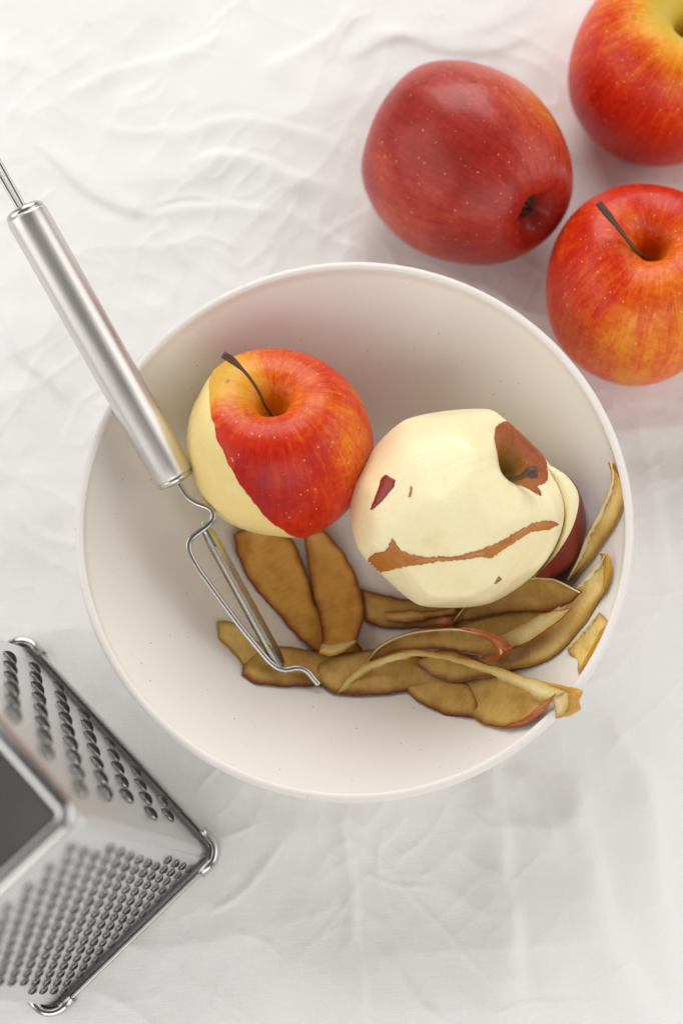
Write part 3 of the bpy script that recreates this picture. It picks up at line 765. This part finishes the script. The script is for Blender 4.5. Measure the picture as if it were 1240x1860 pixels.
PEELS = [
 # label, edge A, edge B (photo x, photo y, height above the bowl in mm), flesh, skin, kwargs
 ('amber peel strip under the half-peeled apple, nearest the peeler blade',
  [(424, 970, 4), (432, 1010, 2), (462, 1068, 1), (500, 1110, 1), (545, 1160, 1.5), (600, 1203, 2.0), (632, 1214, 2.2)],
  [(462, 950, 6), (525, 975, 4), (557, 1040, 1.5), (575, 1095, 1.5), (612, 1135, 1.5), (655, 1175, 2), (660, 1200, 2.4)], PF_AMBER, PS_RED, dict(bulge=-0.03, seed=11)),
 ('amber peel strip with a bright curled tip below the red apple',
  [(552, 960, 6), (556, 1010, 3.0), (568, 1080, 3.4), (584, 1145, 4.5), (578, 1187, 9)],
  [(588, 962, 7), (628, 1010, 4), (652, 1062, 3.6), (661, 1112, 4.5), (652, 1152, 6.5), (640, 1170, 8.5)], PF_AMBER, PS_RED, dict(bulge=-0.04, seed=21)),
 ('pale translucent peel end left of the peeler wire',
  [(394, 1128, 1.0), (428, 1132, 0.8), (460, 1160, 0.8), (520, 1180, 0.8)],
  [(398, 1160, 1.0), (428, 1190, 0.8), (452, 1215, 0.8), (520, 1220, 0.8)], PF_PALE, PS_GOLD, dict(bulge=0.02, seed=31)),
 ('brown-edged olive peel under the tip of the peeler',
  [(442, 1205, 0.9), (470, 1182, 1.3), (520, 1174, 1.6), (570, 1182, 1.6), (640, 1190, 1.6)],
  [(439, 1226, 0.9), (466, 1241, 1.2), (520, 1246, 1.5), (575, 1246, 1.5), (640, 1240, 1.5)], PF_OLIVE, PS_RED, dict(bulge=0.03, seed=41)),
 ('long olive peel lying flat along the lower edge of the pile',
  [(568, 1205, 2.2), (600, 1192, 2.6), (680, 1180, 3), (760, 1190, 3), (832, 1238, 3)],
  [(578, 1240, 2.0), (610, 1259, 1.8), (680, 1262, 1.8), (760, 1253, 1.8), (834, 1246, 2.4)], PF_OLIVE, PS_RED, dict(bulge=0.03, seed=51)),
 ('short brown-edged peel at the bottom of the pile',
  [(730, 1240, 1.2), (790, 1225, 1.6), (850, 1240, 1.8), (870, 1275, 1.8)],
  [(734, 1252, 1.0), (768, 1280, 1.0), (808, 1297, 1.0), (862, 1304, 1.4)], PF_OLIVE, PS_RED, dict(bulge=0.03, seed=61)),
 ('broad leaf-shaped olive peel with a curled red lip, lowest in the pile',
  [(782, 1225, 3.5), (815, 1205, 4.5), (870, 1200, 5), (940, 1225, 6), (985, 1250, 9), (1006, 1262, 12)],
  [(786, 1236, 3), (818, 1262, 2.4), (852, 1297, 2), (880, 1315, 2), (925, 1320, 3), (972, 1298, 8)], PF_OLIVE, PS_ORANGE, dict(bulge=-0.06, seed=71, rimA=1.0, n=120)),
 ('small olive peel tucked under the cream-edged curl',
  [(756, 1200, 6), (800, 1180, 7), (850, 1190, 7), (905, 1215, 8)],
  [(758, 1208, 6), (790, 1231, 5.4), (840, 1238, 5.4), (905, 1226, 7)], PF_OLIVE, PS_RED, dict(bulge=0.05, seed=81, rimB=0.0)),
 ('dark olive peel pressed under the peeled apple',
  [(655, 1070, 2), (720, 1085, 2), (800, 1095, 2), (880, 1095, 2)],
  [(662, 1128, 2), (700, 1140, 2), (780, 1140, 2), (880, 1130, 2)], PF_OLIVE, PS_RED, dict(bulge=0.02, seed=91)),
 ('greyish olive peel scrap in the gap below the peeled apple',
  [(698, 1112, 5), (740, 1108, 6), (790, 1108, 6), (830, 1100, 6)],
  [(702, 1128, 5), (745, 1132, 5), (790, 1122, 5), (830, 1118, 5)], PF_PALE, PS_RED, dict(bulge=0.03, seed=101)),
 ('olive peel lying deep between the curls',
  [(820, 1120, 3), (880, 1095, 3), (960, 1100, 3), (1010, 1095, 4)],
  [(830, 1180, 3), (900, 1175, 3), (970, 1150, 3), (1015, 1110, 4)], PF_OLIVE, PS_RED, dict(bulge=0.02, seed=111)),
 ('wide olive peel leaning against the peeled apple',
  [(818, 1132, 9), (846, 1097, 13), (890, 1066, 16), (945, 1049, 17), (1000, 1049, 15), (1054, 1074, 10)],
  [(822, 1136, 8), (868, 1124, 7), (930, 1112, 7), (985, 1112, 7), (1025, 1100, 7), (1056, 1078, 9)], PF_OLIVE, PS_RED, dict(bulge=-0.10, seed=121, rimA=1.2)),
 ('long arching peel strip rising up the right wall of the bowl',
  [(870, 1195, 4), (930, 1165, 5), (985, 1125, 6), (1040, 1072, 6), (1076, 1035, 6), (1092, 1012, 8), (1087, 1004, 11)],
  [(858, 1222, 3), (930, 1216, 3), (1000, 1192, 2.5), (1056, 1135, 2.0), (1096, 1075, 1.5), (1111, 1032, 1.5), (1100, 1008, 4)], PF_PALE, PS_GOLD, dict(bulge=-0.06, seed=131, rimA=2.6, ragA=0.0005, n=120)),
 ('narrow peel with a cream folded edge in the middle of the pile',
  [(880, 1168, 8), (930, 1142, 10), (990, 1112, 12), (1036, 1105, 14)],
  [(905, 1185, 9), (945, 1172, 11), (995, 1142, 13), (1037, 1107, 14.2)], PF_CREAM, PS_ORANGE, dict(bulge=-0.05, seed=141)),
 ('small loose peel piece against the bowl wall on the right',
  [(1088, 1112, 3), (1062, 1142, 2.5), (1042, 1165, 2), (1029, 1181, 1.5)],
  [(1106, 1132, 1.2), (1090, 1168, 1.0), (1070, 1200, 1.0), (1050, 1222, 1.2)], PF_PALE, PS_GOLD, dict(bulge=-0.08, seed=151, rimA=1.4, ragB=0.0005)),
 ('yellow-green peel standing by the bowl rim above the pile',
  [(1105, 838, 6), (1109, 872, 7), (1092, 920, 8), (1064, 972, 8), (1047, 1015, 7), (1028, 1052, 6)],
  [(1112, 842, 3), (1138, 886, 2), (1126, 932, 2), (1100, 978, 2), (1068, 1022, 2), (1036, 1058, 3)], PF_PALE, PS_GOLD, dict(bulge=-0.10, seed=161, rimA=1.8)),
]
made = [peel(lab, a, b, fl, sk, **kw) for lab, a, b, fl, sk, kw in PEELS]

# the rolled orange curl: one strip bent back over itself
curl = peel('rolled peel curl with an orange outside fold over the pile',
     [(664, 1200, 7), (690, 1172, 12), (740, 1150, 17), (820, 1141, 20), (875, 1150, 20), (905, 1166, 19), (912, 1186, 17)],
     [(676, 1202, 6), (720, 1186, 6), (780, 1180, 6), (840, 1188, 6), (880, 1194, 7), (905, 1193, 9), (915, 1190, 14)], PF_OLIVE, PS_ORANGE, rimA=1.7, bulge=-0.22, seed=171, n=120, mrow=18)
peel('bent orange skin closing the curl',
     [(838, 1141, 20.5), (870, 1144, 21), (905, 1155, 20), (928, 1172, 17), (924, 1188, 13), (890, 1196, 9)],
     [(842, 1144, 19), (868, 1152, 18), (888, 1164, 17), (898, 1180, 15), (896, 1192, 12), (880, 1197, 9)], PS_ORANGE, PS_ORANGE, bulge=0.08, seed=175, n=80, parent=curl, name='folded_end')
# the long cream edged curl that hangs over the rim
sweep = peel('long cream-edged peel curl sweeping from pile to bowl rim',
     [(612, 1258, 3), (630, 1232, 6), (662, 1208, 10), (700, 1191, 14), (745, 1182, 17), (800, 1188, 18), (870, 1204, 18), (930, 1222, 17), (1000, 1243, 14), (1030, 1255, 12)],
     [(617, 1261, 2.6), (648, 1236, 4.5), (690, 1211, 8), (735, 1197, 13), (775, 1192, 15.5), (830, 1206, 15), (880, 1222, 14), (930, 1246, 13), (985, 1275, 11), (1008, 1272, 10)],
     PF_CREAM, PS_GOLD, bulge=0.05, seed=181, n=140, ragB=0.0005, inset=0.0003)
peel('gold skin of the tip folded down over the rim',
     [(985, 1237, 14), (1025, 1246, 13), (1057, 1254, 11), (1052, 1275, 8), (1052, 1290, 6), (1012, 1305, 5)],
     [(1000, 1250, 13.5), (1026, 1257, 12.5), (1034, 1270, 10.5), (1030, 1284, 8), (1026, 1294, 6.5), (1010, 1303, 5.4)], PS_GOLD, PS_GOLD, bulge=0.05, seed=191, n=90, parent=sweep, name='folded_tip')
peel('cream inside of the folded tip',
     [(1000, 1262, 11), (1006, 1285, 7), (1008, 1305, 5)],
     [(1034, 1262, 11), (1034, 1280, 8.5), (1026, 1298, 5.8)], PF_CREAM, PS_GOLD, bulge=0.03, seed=195, n=40, parent=sweep, name='folded_tip')
peel('thin red lip curled up',
     [(920, 1318, 4), (955, 1300, 8), (985, 1276, 12), (1008, 1261, 14)],
     [(924, 1322, 2.6), (962, 1311, 4.5), (990, 1287, 9), (1007, 1264, 13)], PS_ORANGE, PS_ORANGE, bulge=0.08, seed=201, n=60, parent=made[6], name='curled_lip')
peel('small orange peel corner under the wide leaning peel',
     [(788, 1128, 9), (806, 1120, 12), (820, 1122, 12)],
     [(792, 1138, 8), (808, 1140, 8), (824, 1138, 9)], PS_ORANGE, PS_ORANGE, bulge=0.06, seed=205, n=30)

peel('bright cream curled tip', [(579, 1187, 10.5), (600, 1189, 9.5), (622, 1183, 9), (646, 1166, 8.5)],
     [(584, 1170, 8), (603, 1172, 7.5), (624, 1166, 7.2), (646, 1163, 8)], PF_CREAM, PS_GOLD, bulge=0.05, seed=207, n=40, parent=made[1], name='curled_tip')

peel('golden skin on the outer side of its upper end', [(1090, 1003, 10), (1104, 1008, 6), (1112, 1032, 3.5), (1108, 1055, 3), (1096, 1080, 2.5)],
     [(1090, 1006, 10), (1096, 1014, 8), (1097, 1034, 6.5), (1094, 1056, 5.5), (1093, 1082, 3.2)], PS_GOLD, PS_GOLD, bulge=0.05, seed=209, n=40, parent=made[12], name='outer_skin')
peel('golden skin of its curled right edge', [(1107, 1131, 1.6), (1092, 1168, 1.4), (1072, 1200, 1.4), (1051, 1223, 1.6)],
     [(1094, 1142, 4.5), (1078, 1165, 5), (1062, 1195, 4), (1050, 1221, 2)], PS_GOLD, PS_GOLD, bulge=0.06, seed=211, n=40, parent=made[14], name='curled_edge')

# thick flap of flesh and skin still hanging on the peeled apple
def loft(name, rows, mat, parent, n=60, per=7):
    C = [catmull([at_depth(x, y, d) for x, y, d in r], n) for r in rows]
    R = np.stack(C, 1)                            # n x rows x 3
    out = []
    for i in range(n): out.append(catmull(R[i], per*(len(rows)-1)+1) if len(rows) > 2 else catmull(R[i], per))
    k = len(out[0]); V = np.concatenate(out)
    return mesh_obj(name, [apE.to_local(v) for v in V], grid_faces(k, n), mat, parent)
d0 = dE-0.004
flap_in = [(984, 842, d0-.004), (1008, 870, d0-.006), (1026, 920, d0-.007), (1026, 958, d0-.007), (1008, 1000, d0-.004), (968, 1050, d0+.002)]
flap_mid = [(1004, 848, d0-.002), (1032, 868, d0-.005), (1050, 902, d0-.006), (1040, 955, d0-.007), (1010, 1006, d0-.006), (972, 1047, d0-.003)]
flap_out = [(1012, 858, d0+.004), (1040, 874, d0+.004), (1060, 920, d0+.004), (1062, 965, d0+.004), (1048, 1015, d0+.003), (1008, 1052, d0+.003)]
flap_low = [(1006, 866, d0+.014), (1030, 884, d0+.016), (1048, 925, d0+.018), (1048, 965, d0+.018), (1030, 1012, d0+.016), (990, 1050, d0+.012)]
flap_deep = [(978, 868, d0+.010), (990, 890, d0+.012), (1004, 925, d0+.014), (1000, 960, d0+.014), (980, 1000, d0+.012), (950, 1040, d0+.010)]
fl = loft('loose_flap', [flap_deep, flap_in, flap_mid], M_FLESH, apE.o, per=8); tag(fl, 'pale flap of flesh loosened from the side')
sf = loft('skin_patch', [flap_mid, flap_out, flap_low, flap_deep], mat_peel_skin('flap_skin', (0.25, 0.020, 0.010), (0.16, 0.012, 0.008)), apE.o, per=8); tag(sf, 'dark red skin on the outside of the loose flap')

# ================================================================== swivel peeler
PL0, PL1 = np.array([48.0, 387.0]), np.array([577.0, 1243.0])
def pz(x, y, dz=0.0):
    s_ = ((np.array([x, y])-PL0)@(PL1-PL0))/((PL1-PL0)@(PL1-PL0)); return at_z(x, y, 0.1104-0.0844*s_+dz)
peeler = empty('swivel_peeler', pz(228, 710)); tag(peeler, 'steel swivel peeler with tubular handle resting across the bowl rim', 'peeler')
PO = np.array(peeler.location)
H0, H1 = pz(48, 389), pz(317, 866)
hd = H1-H0; HL = np.linalg.norm(hd); hd /= HL
# handle: local z along its length
hx = np.cross((0, 0, 1.0), hd); hx /= np.linalg.norm(hx); hy = np.cross(hd, hx)
def lathe_part(name, prof, mat, parent, n=64):
    a = np.linspace(0, 2*np.pi, n, endpoint=False); V = np.concatenate([np.stack([r*np.cos(a), r*np.sin(a), np.full(n, z)], 1) for r, z in prof])
    f = grid_faces(n, len(prof), True); f.append(tuple(range(n))[::-1]); f.append(tuple(range((len(prof)-1)*n, len(prof)*n)))
    o = mesh_obj(name, V, f, mat, parent)
    o.data.polygons[-1].use_smooth = False; o.data.polygons[-2].use_smooth = False
    return o
HR = 0.00815
handle = lathe_part('handle', [(HR-0.0007, 0.0), (HR-0.0001, 0.0003), (HR, 0.001)]+[(HR, HL*k) for k in np.linspace(0.05, 0.95, 12)]+[(HR, HL-0.001), (HR-0.0001, HL-0.0003), (HR-0.0007, HL)], M_HANDLE, peeler)
mw = Matrix.Identity(4)
for i in range(3):
    mw[i][0], mw[i][1], mw[i][2], mw[i][3] = hx[i], hy[i], hd[i], H0[i]-PO[i]
handle.matrix_local = mw
lathe_part('end_cap', [(HR-0.0005, -0.0004), (HR-0.0005, -0.0012), (HR-0.0012, -0.0022), (HR*0.6, -0.0030), (HR*0.2, -0.0033)][::-1]+[(HR-0.0006, 0.0004)], M_CAP, handle)
lathe_part('end_cap', [(HR-0.0006, HL-0.0004), (HR-0.0005, HL+0.0004), (HR-0.0005, HL+0.0012), (HR-0.0012, HL+0.0020), (HR*0.6, HL+0.0026), (HR*0.2, HL+0.0028)], M_CAP, handle)
# hanging loop, standing nearly edge-on
lp0 = pz(41, 380, 0.0)
side = np.cross(hd, ray(40, 380)); side /= np.linalg.norm(side); dep = np.cross(hd, side)
tilt = (dep*0.97+side*0.24)
lpts = []
for k in range(13):
    a = math.pi*k/12; w = 0.0052
    lpts.append(lp0-hd*(0.026+0.0052*math.sin(a))*1.0+tilt*w*math.cos(a))
lpts = [lp0+tilt*0.0040+hd*0.002, lp0+tilt*0.0046-hd*0.010]+lpts+[lp0-tilt*0.0046-hd*0.010, lp0-tilt*0.0040+hd*0.002]
tube('hanging_loop', np.array(lpts)-PO, [0.00105, 0.00105], M_WIRE, peeler, seg=10, n=70, up=side)
# bent flat wire frame
wpx = [(317, 864), (322, 874), (331, 889), (341, 903), (357, 914), (376, 921), (386, 930), (387, 942), (379, 953), (362, 966), (349, 977), (343, 989), (346, 1006), (362, 1036), (380, 1061), (411, 1104), (439, 1141), (474, 1184), (490, 1202), (505, 1213), (520, 1216), (541, 1213), (557, 1219), (570, 1234), (578, 1243)]
vn = -ray(430, 1050); vn /= np.linalg.norm(vn)
tube('wire_frame', [pz(x, y)-PO for x, y in wpx], None, M_WIRE, peeler, n=150, up=vn, flat=(0.0023, 0.0040))
# blade: two bevelled cutting wings with a slot between
def build_blade():
    a, b = pz(375, 962, 0.0006), pz(511, 1211, 0.0006); d = b-a; L = np.linalg.norm(d); d /= L
    x = np.cross(d, vn); x /= np.linalg.norm(x)
    if x@RIGHT < 0: x = -x
    nn = np.cross(x, d); 
    if nn@vn < 0: nn = -nn
    w = 0.0024
    sec = [(-w, -0.0006), (-0.6*w, 0.0004), (-0.18*w, 0.0010), (0.12*w, 0.0010), (0.55*w, -0.0001), (w, -0.0022)]
    st = np.r_[0, 0.02, 0.09, np.linspace(0.12, 0.88, 12), 0.91, 0.98, 1.0]; V = []; F = []
    for k in st:
        e = 0.55 if k in (0, 1.0) else (0.8 if k in (0.02, 0.98) else 1.0)
        for u, v in sec: V.append(a+d*L*k+x*u*e+nn*v-PO)
    m_ = len(sec)
    for j in range(len(st)-1):
        for i in range(m_-1):
            if i == 2 and 3 <= j < len(st)-4: continue
            F.append((j*m_+i, j*m_+i+1, (j+1)*m_+i+1, (j+1)*m_+i))
    o = mesh_obj('blade', V, F, M_BLADE, peeler, smooth=False)
    md = o.modifiers.new('thick', 'SOLIDIFY'); md.thickness = 0.0005; md.offset = -1
    for k, (px, py) in enumerate(((372, 957), (515, 1215))):
        p = pz(px, py, 0.0006)
        s_ = -1 if k == 0 else 1
        tube('pivot_pin', [p-d*0.0024*s_*-1-PO if False else p-d*0.0022-PO, p+d*0.0022-PO], [0.0007, 0.0007], M_WIRE, o, seg=10, n=4, up=nn)
build_blade()

# ================================================================== box grater
gA, gB, gC = at_z(48, 1152, 0), at_z(410, 1549, 0), at_z(84, 1842, 0)
LA, LC = np.linalg.norm(gA-gB), np.linalg.norm(gC-gB)
e1 = (gA-gB)/LA; e2 = np.array([-e1[1], e1[0], 0.0])
if e2@(gC-gB) < 0: e2 = -e2
GH = 0.188; IN1, IN2 = 0.0195, 0.0125
gc = gB+e1*LA/2+e2*LC/2
grater = empty('box_grater', (gc[0], gc[1], 0.0)); tag(grater, 'steel four-sided box grater standing at the lower left, open top', 'grater')
grater.rotation_euler = (0, 0, math.atan2(e1[1], e1[0])); 
# local frame: x along e1, y along e2 (or its mirror)
my = 1 if np.cross(e1, e2)[2] > 0 else -1
RIMT = 0.0034                                       # base channel stands this far out of the panels
bw, bh = LA/2-RIMT, LC/2-RIMT; tw, th = LA/2-IN1, LC/2-IN2
CR = 0.0035
def panel_frame(kind):
    """bottom centre, top centre, half widths, unit vectors for one wall"""
    if kind == 'x-': b0 = np.array([-bw, 0, 0.003]); t0 = np.array([-tw, 0, GH]); hb, ht = bh-CR, th-CR; u = np.array([0, 1.0, 0])
    if kind == 'x+': b0 = np.array([bw, 0, 0.003]); t0 = np.array([tw, 0, GH]); hb, ht = bh-CR, th-CR; u = np.array([0, -1.0, 0])
    if kind == 'y-': b0 = np.array([0, -bh, 0.003]); t0 = np.array([0, -th, GH]); hb, ht = bw-CR, tw-CR; u = np.array([-1.0, 0, 0])
    if kind == 'y+': b0 = np.array([0, bh, 0.003]); t0 = np.array([0, th, GH]); hb, ht = bw-CR, tw-CR; u = np.array([1.0, 0, 0])
    v = t0-b0; VL = np.linalg.norm(v); v = v/VL
    nrm = np.cross(u, v); cen = (b0+t0)/2
    if nrm[0]*cen[0]+nrm[1]*cen[1] < 0: nrm = -nrm; u = -u
    return b0, u, v, nrm, VL, hb, ht
def holed_panel(kind, name, label, pw, ph, v_start, rows, rx, ry, margin, tooth_mesh, tooth_name, seg=16, phase=0):
    b0, u, v, nrm, VL, hb, ht = panel_frame(kind)
    hw = lambda q: hb+(ht-hb)*q/VL
    V, F = [], []; spots = []
    def P2(x, y): V.append(b0+u*x+v*y); return len(V)-1
    def quad(pts): F.append(tuple(P2(x, y) for x, y in pts))
    quad([(-hw(0), 0), (hw(0), 0), (hw(v_start), v_start), (-hw(v_start), v_start)])
    for r in range(rows):
        y0, y1 = v_start+r*ph, v_start+(r+1)*ph; w = hw(y1)-margin
        off = 0.5 if (r+phase) % 2 else 0.0
        xs = [x for x in ((k+off)*pw for k in range(-20, 21)) if abs(x)+rx <= w]
        if not xs: xs = [0]
        xl, xr = xs[0]-pw/2, xs[-1]+pw/2
        xl = max(xl, -hw(y1)+0.0003); xr = min(xr, hw(y1)-0.0003)
        quad([(-hw(y0), y0), (xl, y0), (xl, y1), (-hw(y1), y1)]); quad([(xr, y0), (hw(y0), y0), (hw(y1), y1), (xr, y1)])
        yc = (y0+y1)/2
        for x in xs:
            a0, a1 = max(x-pw/2, xl), min(x+pw/2, xr)
            out, inn = [], []
            for k in range(seg):
                an = 2*math.pi*(k+0.5)/seg; c, s_ = math.cos(an), math.sin(an)
                inn.append(P2(x+rx*c, yc+ry*s_))
                q = min((pw/2)/abs(c) if abs(c) > 1e-6 else 9, (ph/2)/abs(s_) if abs(s_) > 1e-6 else 9)
                out.append((x+q*c, yc+q*s_))
            # square corners so neighbouring cells close up
            oi = []
            for k, (ox, oy) in enumerate(out): oi.append(P2(min(max(ox, a0), a1), oy))
            cor = {}
            for k in range(seg):
                k2 = (k+1) % seg
                F.append((inn[k], oi[k], oi[k2], inn[k2]))
                (ax, ay), (bx_, by_) = out[k], out[k2]
                vertA = abs(abs(ax-x)-pw/2) < 1e-7; vertB = abs(abs(bx_-x)-pw/2) < 1e-7
                if vertA != vertB:
                    cx = x+math.copysign(pw/2, (ax-x) if vertA else (bx_-x)); cy = yc+math.copysign(ph/2, (by_-yc) if vertA else (ay-yc))
                    F.append((oi[k], P2(min(max(cx, a0), a1), cy), oi[k2]))
            spots.append((x, yc))
    yt = v_start+rows*ph
    quad([(-hw(yt), yt), (hw(yt), yt), (hw(VL), VL), (-hw(VL), VL)])
    # make every face look outwards
    Va = np.array(V); F2 = []
    for f in F:
        a, b, c = Va[f[0]], Va[f[1]], Va[f[2]]
        F2.append(f if np.cross(b-a, c-a)@nrm > 0 else f[::-1])
    V = Va*np.array([1, my, 1]); F2 = [f[::-1] for f in F2] if my < 0 else F2
    o = mesh_obj(name, V, F2, M_GRATER, grater, smooth=False)
    md = o.modifiers.new('thick', 'SOLIDIFY'); md.thickness = 0.0006; md.offset = -1
    if label: tag(o, label)
    mir = np.array([1, my, 1])
    for i, (x, y) in enumerate(spots):
        c = bpy.data.objects.new(tooth_name, tooth_mesh); COL.objects.link(c); c.parent = o
        p = (b0+u*x+v*y)*mir; um, vm, nm = u*mir, v*mir, nrm*mir
        jit = random.uniform(-.06, .06)
        mm = Matrix.Identity(4)
        for k in range(3): mm[k][0], mm[k][1], mm[k][2], mm[k][3] = um[k], vm[k]+jit*um[k], nm[k]*random.uniform(.9, 1.1), p[k]
        c.matrix_local = mm
    return o
def tooth(name, rx, ry, h, open_at=0.25, rim=0.0):
    """scoop pressed out of the sheet: fixed along the lower half of its hole, open towards the top"""
    nu, nv = 13, 6; V = []
    for j in range(nv):
        k = j/(nv-1)
        for i in range(nu):
            a = math.radians(175+190*i/(nu-1)); c, s_ = math.cos(a), math.sin(a)
            x = rx*c*(1.06-0.10*k*k); y0 = ry*s_*1.06; y1 = ry*open_at*(0.3+0.7*math.sqrt(max(0, 1-c*c)))
            y = y0+(y1-y0)*k**1.2*(0.75)
            z = h*math.sin(k*math.pi/2)*max(0.0, 1-c*c)**0.5 + 0.00005
            V.append((x, y, z))
    me = bpy.data.meshes.new(name); me.from_pydata(V, [], grid_faces(nu, nv)); me.polygons.foreach_set('use_smooth', [True]*len(me.polygons)); me.materials.append(M_TOOTH); me.update()
    return me
def plain_panel(kind, name, label=None):
    b0, u, v, nrm, VL, hb, ht = panel_frame(kind)
    V, F = [], []; n = 10
    for j in range(n+1):
        q = VL*j/n; w = hb+(ht-hb)*j/n
        for i in range(n+1): V.append((b0+u*w*(2*i/n-1)+v*q)*np.array([1, my, 1]))
    o = mesh_obj(name, V, grid_faces(n+1, n+1), M_GRATER, grater, smooth=False)
    md = o.modifiers.new('thick', 'SOLIDIFY'); md.thickness = 0.0006; md.offset = 0
    return o
tc = tooth('coarse_tooth', 0.0035, 0.0028, 0.0023, open_at=0.1); tf = tooth('fine_tooth', 0.0020, 0.0019, 0.0015, open_at=0.1)
holed_panel('y-', 'coarse_side', 'coarse grating side with rows of large scooped teeth', 0.0160, 0.0172, 0.0050, 9, 0.0035, 0.0028, 0.0035, tc, 'coarse_tooth')
holed_panel('x-', 'fine_side', 'fine grating side with many small round teeth', 0.0083, 0.0070, 0.0075, 23, 0.0019, 0.0018, 0.0025, tf, 'fine_tooth')
plain_panel('x+', 'plain_side'); plain_panel('y+', 'plain_side')
# rounded vertical corners
for sx, sy, a0 in ((-1, -1, 180), (1, -1, 270), (1, 1, 0), (-1, 1, 90)):
    V = []; n, k = 12, 8
    for j in range(n+1):
        q = j/n; z = 0.003+(GH-0.003)*q; w = bw+(tw-bw)*q; d = bh+(th-bh)*q
        for i in range(k+1):
            a = math.radians(a0+90*i/k); V.append(np.array([sx*(w-CR)+CR*math.cos(a), sy*(d-CR)+CR*math.sin(a), z])*np.array([1, my, 1]))
    o = mesh_obj('corner_edge', V, grid_faces(k+1, n+1, False, my < 0), M_GRATER, grater)
    md = o.modifiers.new('thick', 'SOLIDIFY'); md.thickness = 0.0006; md.offset = -1
def ring_sweep(name, w, d, cr, prof, mat, n_arc=8, closed=True):
    """profile (outward, height) carried round a rounded rectangle"""
    path = []
    for sx, sy, a0 in ((1, 1, 0), (-1, 1, 90), (-1, -1, 180), (1, -1, 270)):
        for i in range(n_arc+1):
            a = math.radians(a0+90*i/n_arc); path.append((sx*(w-cr), sy*(d-cr), math.cos(a), math.sin(a)))
    V = []
    for cx, cy, c, s_ in path:
        for o_, z in prof: V.append(np.array([cx+c*(cr+o_), cy+s_*(cr+o_), z])*np.array([1, my, 1]))
    m_ = len(prof); n = len(path); F = []
    for i in range(n):
        for j in range(m_ if closed else m_-1):
            a, b = i*m_+j, i*m_+(j+1) % m_; c, d_ = ((i+1) % n)*m_+(j+1) % m_, ((i+1) % n)*m_+j
            F.append((a, d_, c, b) if my > 0 else (a, b, c, d_))
    o = mesh_obj(name, V, F, mat, grater)
    return o
# base: open channel with a rolled outer lip
prof = [(-0.0012, 0.0012), (0.0000, 0.0004), (RIMT-0.0008, 0.0002), (RIMT-0.0002, 0.0008), (RIMT, 0.0018), (RIMT, 0.0052), (RIMT-0.0002, 0.0060), (RIMT-0.0007, 0.0064), (RIMT-0.0012, 0.0061), (RIMT-0.0014, 0.0053), (RIMT-0.0014, 0.0022), (RIMT-0.0019, 0.0016), (-0.0008, 0.0018)]
ring_sweep('base_rim', bw, bh, 0.0048, prof, M_RIM)
pr = []
for a in np.linspace(0, 2*np.pi, 16, endpoint=False): pr.append((-0.0008+0.0032*math.cos(a), GH+0.0025+0.0034*math.sin(a)))
ring_sweep('top_rim', tw, th, 0.0045, pr, M_RIM)
# bright corner guards clipped over the base rim
for sx, sy, a0 in ((-1, -1, 180), (1, -1, 270), (1, 1, 0), (-1, 1, 90)):
    cr = 0.0048; path = []
    path.append((sx*(bw-cr), sy*(bh-cr), a0, 1)); V = []; F = []; sec = [(RIMT-0.0020, 0.0052), (RIMT-0.0018, 0.0068), (RIMT-0.0006, 0.0074), (RIMT+0.0008, 0.0066), (RIMT+0.0010, 0.0040), (RIMT+0.0008, 0.0012)]
    st = []
    L = 0.0045
    a = math.radians(a0); st.append((sx*(bw-cr), sy*(bh-cr), math.cos(a), math.sin(a), math.sin(a)*L*-1 if False else 0))
    pts = []
    for i in range(13):
        a = math.radians(a0+90*i/12); pts.append((sx*(bw-cr), sy*(bh-cr), math.cos(a), math.sin(a)))
    a = math.radians(a0); tx, ty = -math.sin(a), math.cos(a); pts.insert(0, (sx*(bw-cr)-tx*L, sy*(bh-cr)-ty*L, math.cos(a), math.sin(a)))
    a = math.radians(a0+90); tx, ty = -math.sin(a), math.cos(a); pts.append((sx*(bw-cr)+tx*L, sy*(bh-cr)+ty*L, math.cos(a), math.sin(a)))
    for cx, cy, c, s_ in pts:
        for o_, z in sec: V.append(np.array([cx+c*(cr+o_), cy+s_*(cr+o_), z])*np.array([1, my, 1]))
    k = len(sec)
    o = mesh_obj('corner_guard', V, grid_faces(k, len(pts), False, my > 0), M_RIM, grater)
    md = o.modifiers.new('thick', 'SOLIDIFY'); md.thickness = 0.0004; md.offset = -1
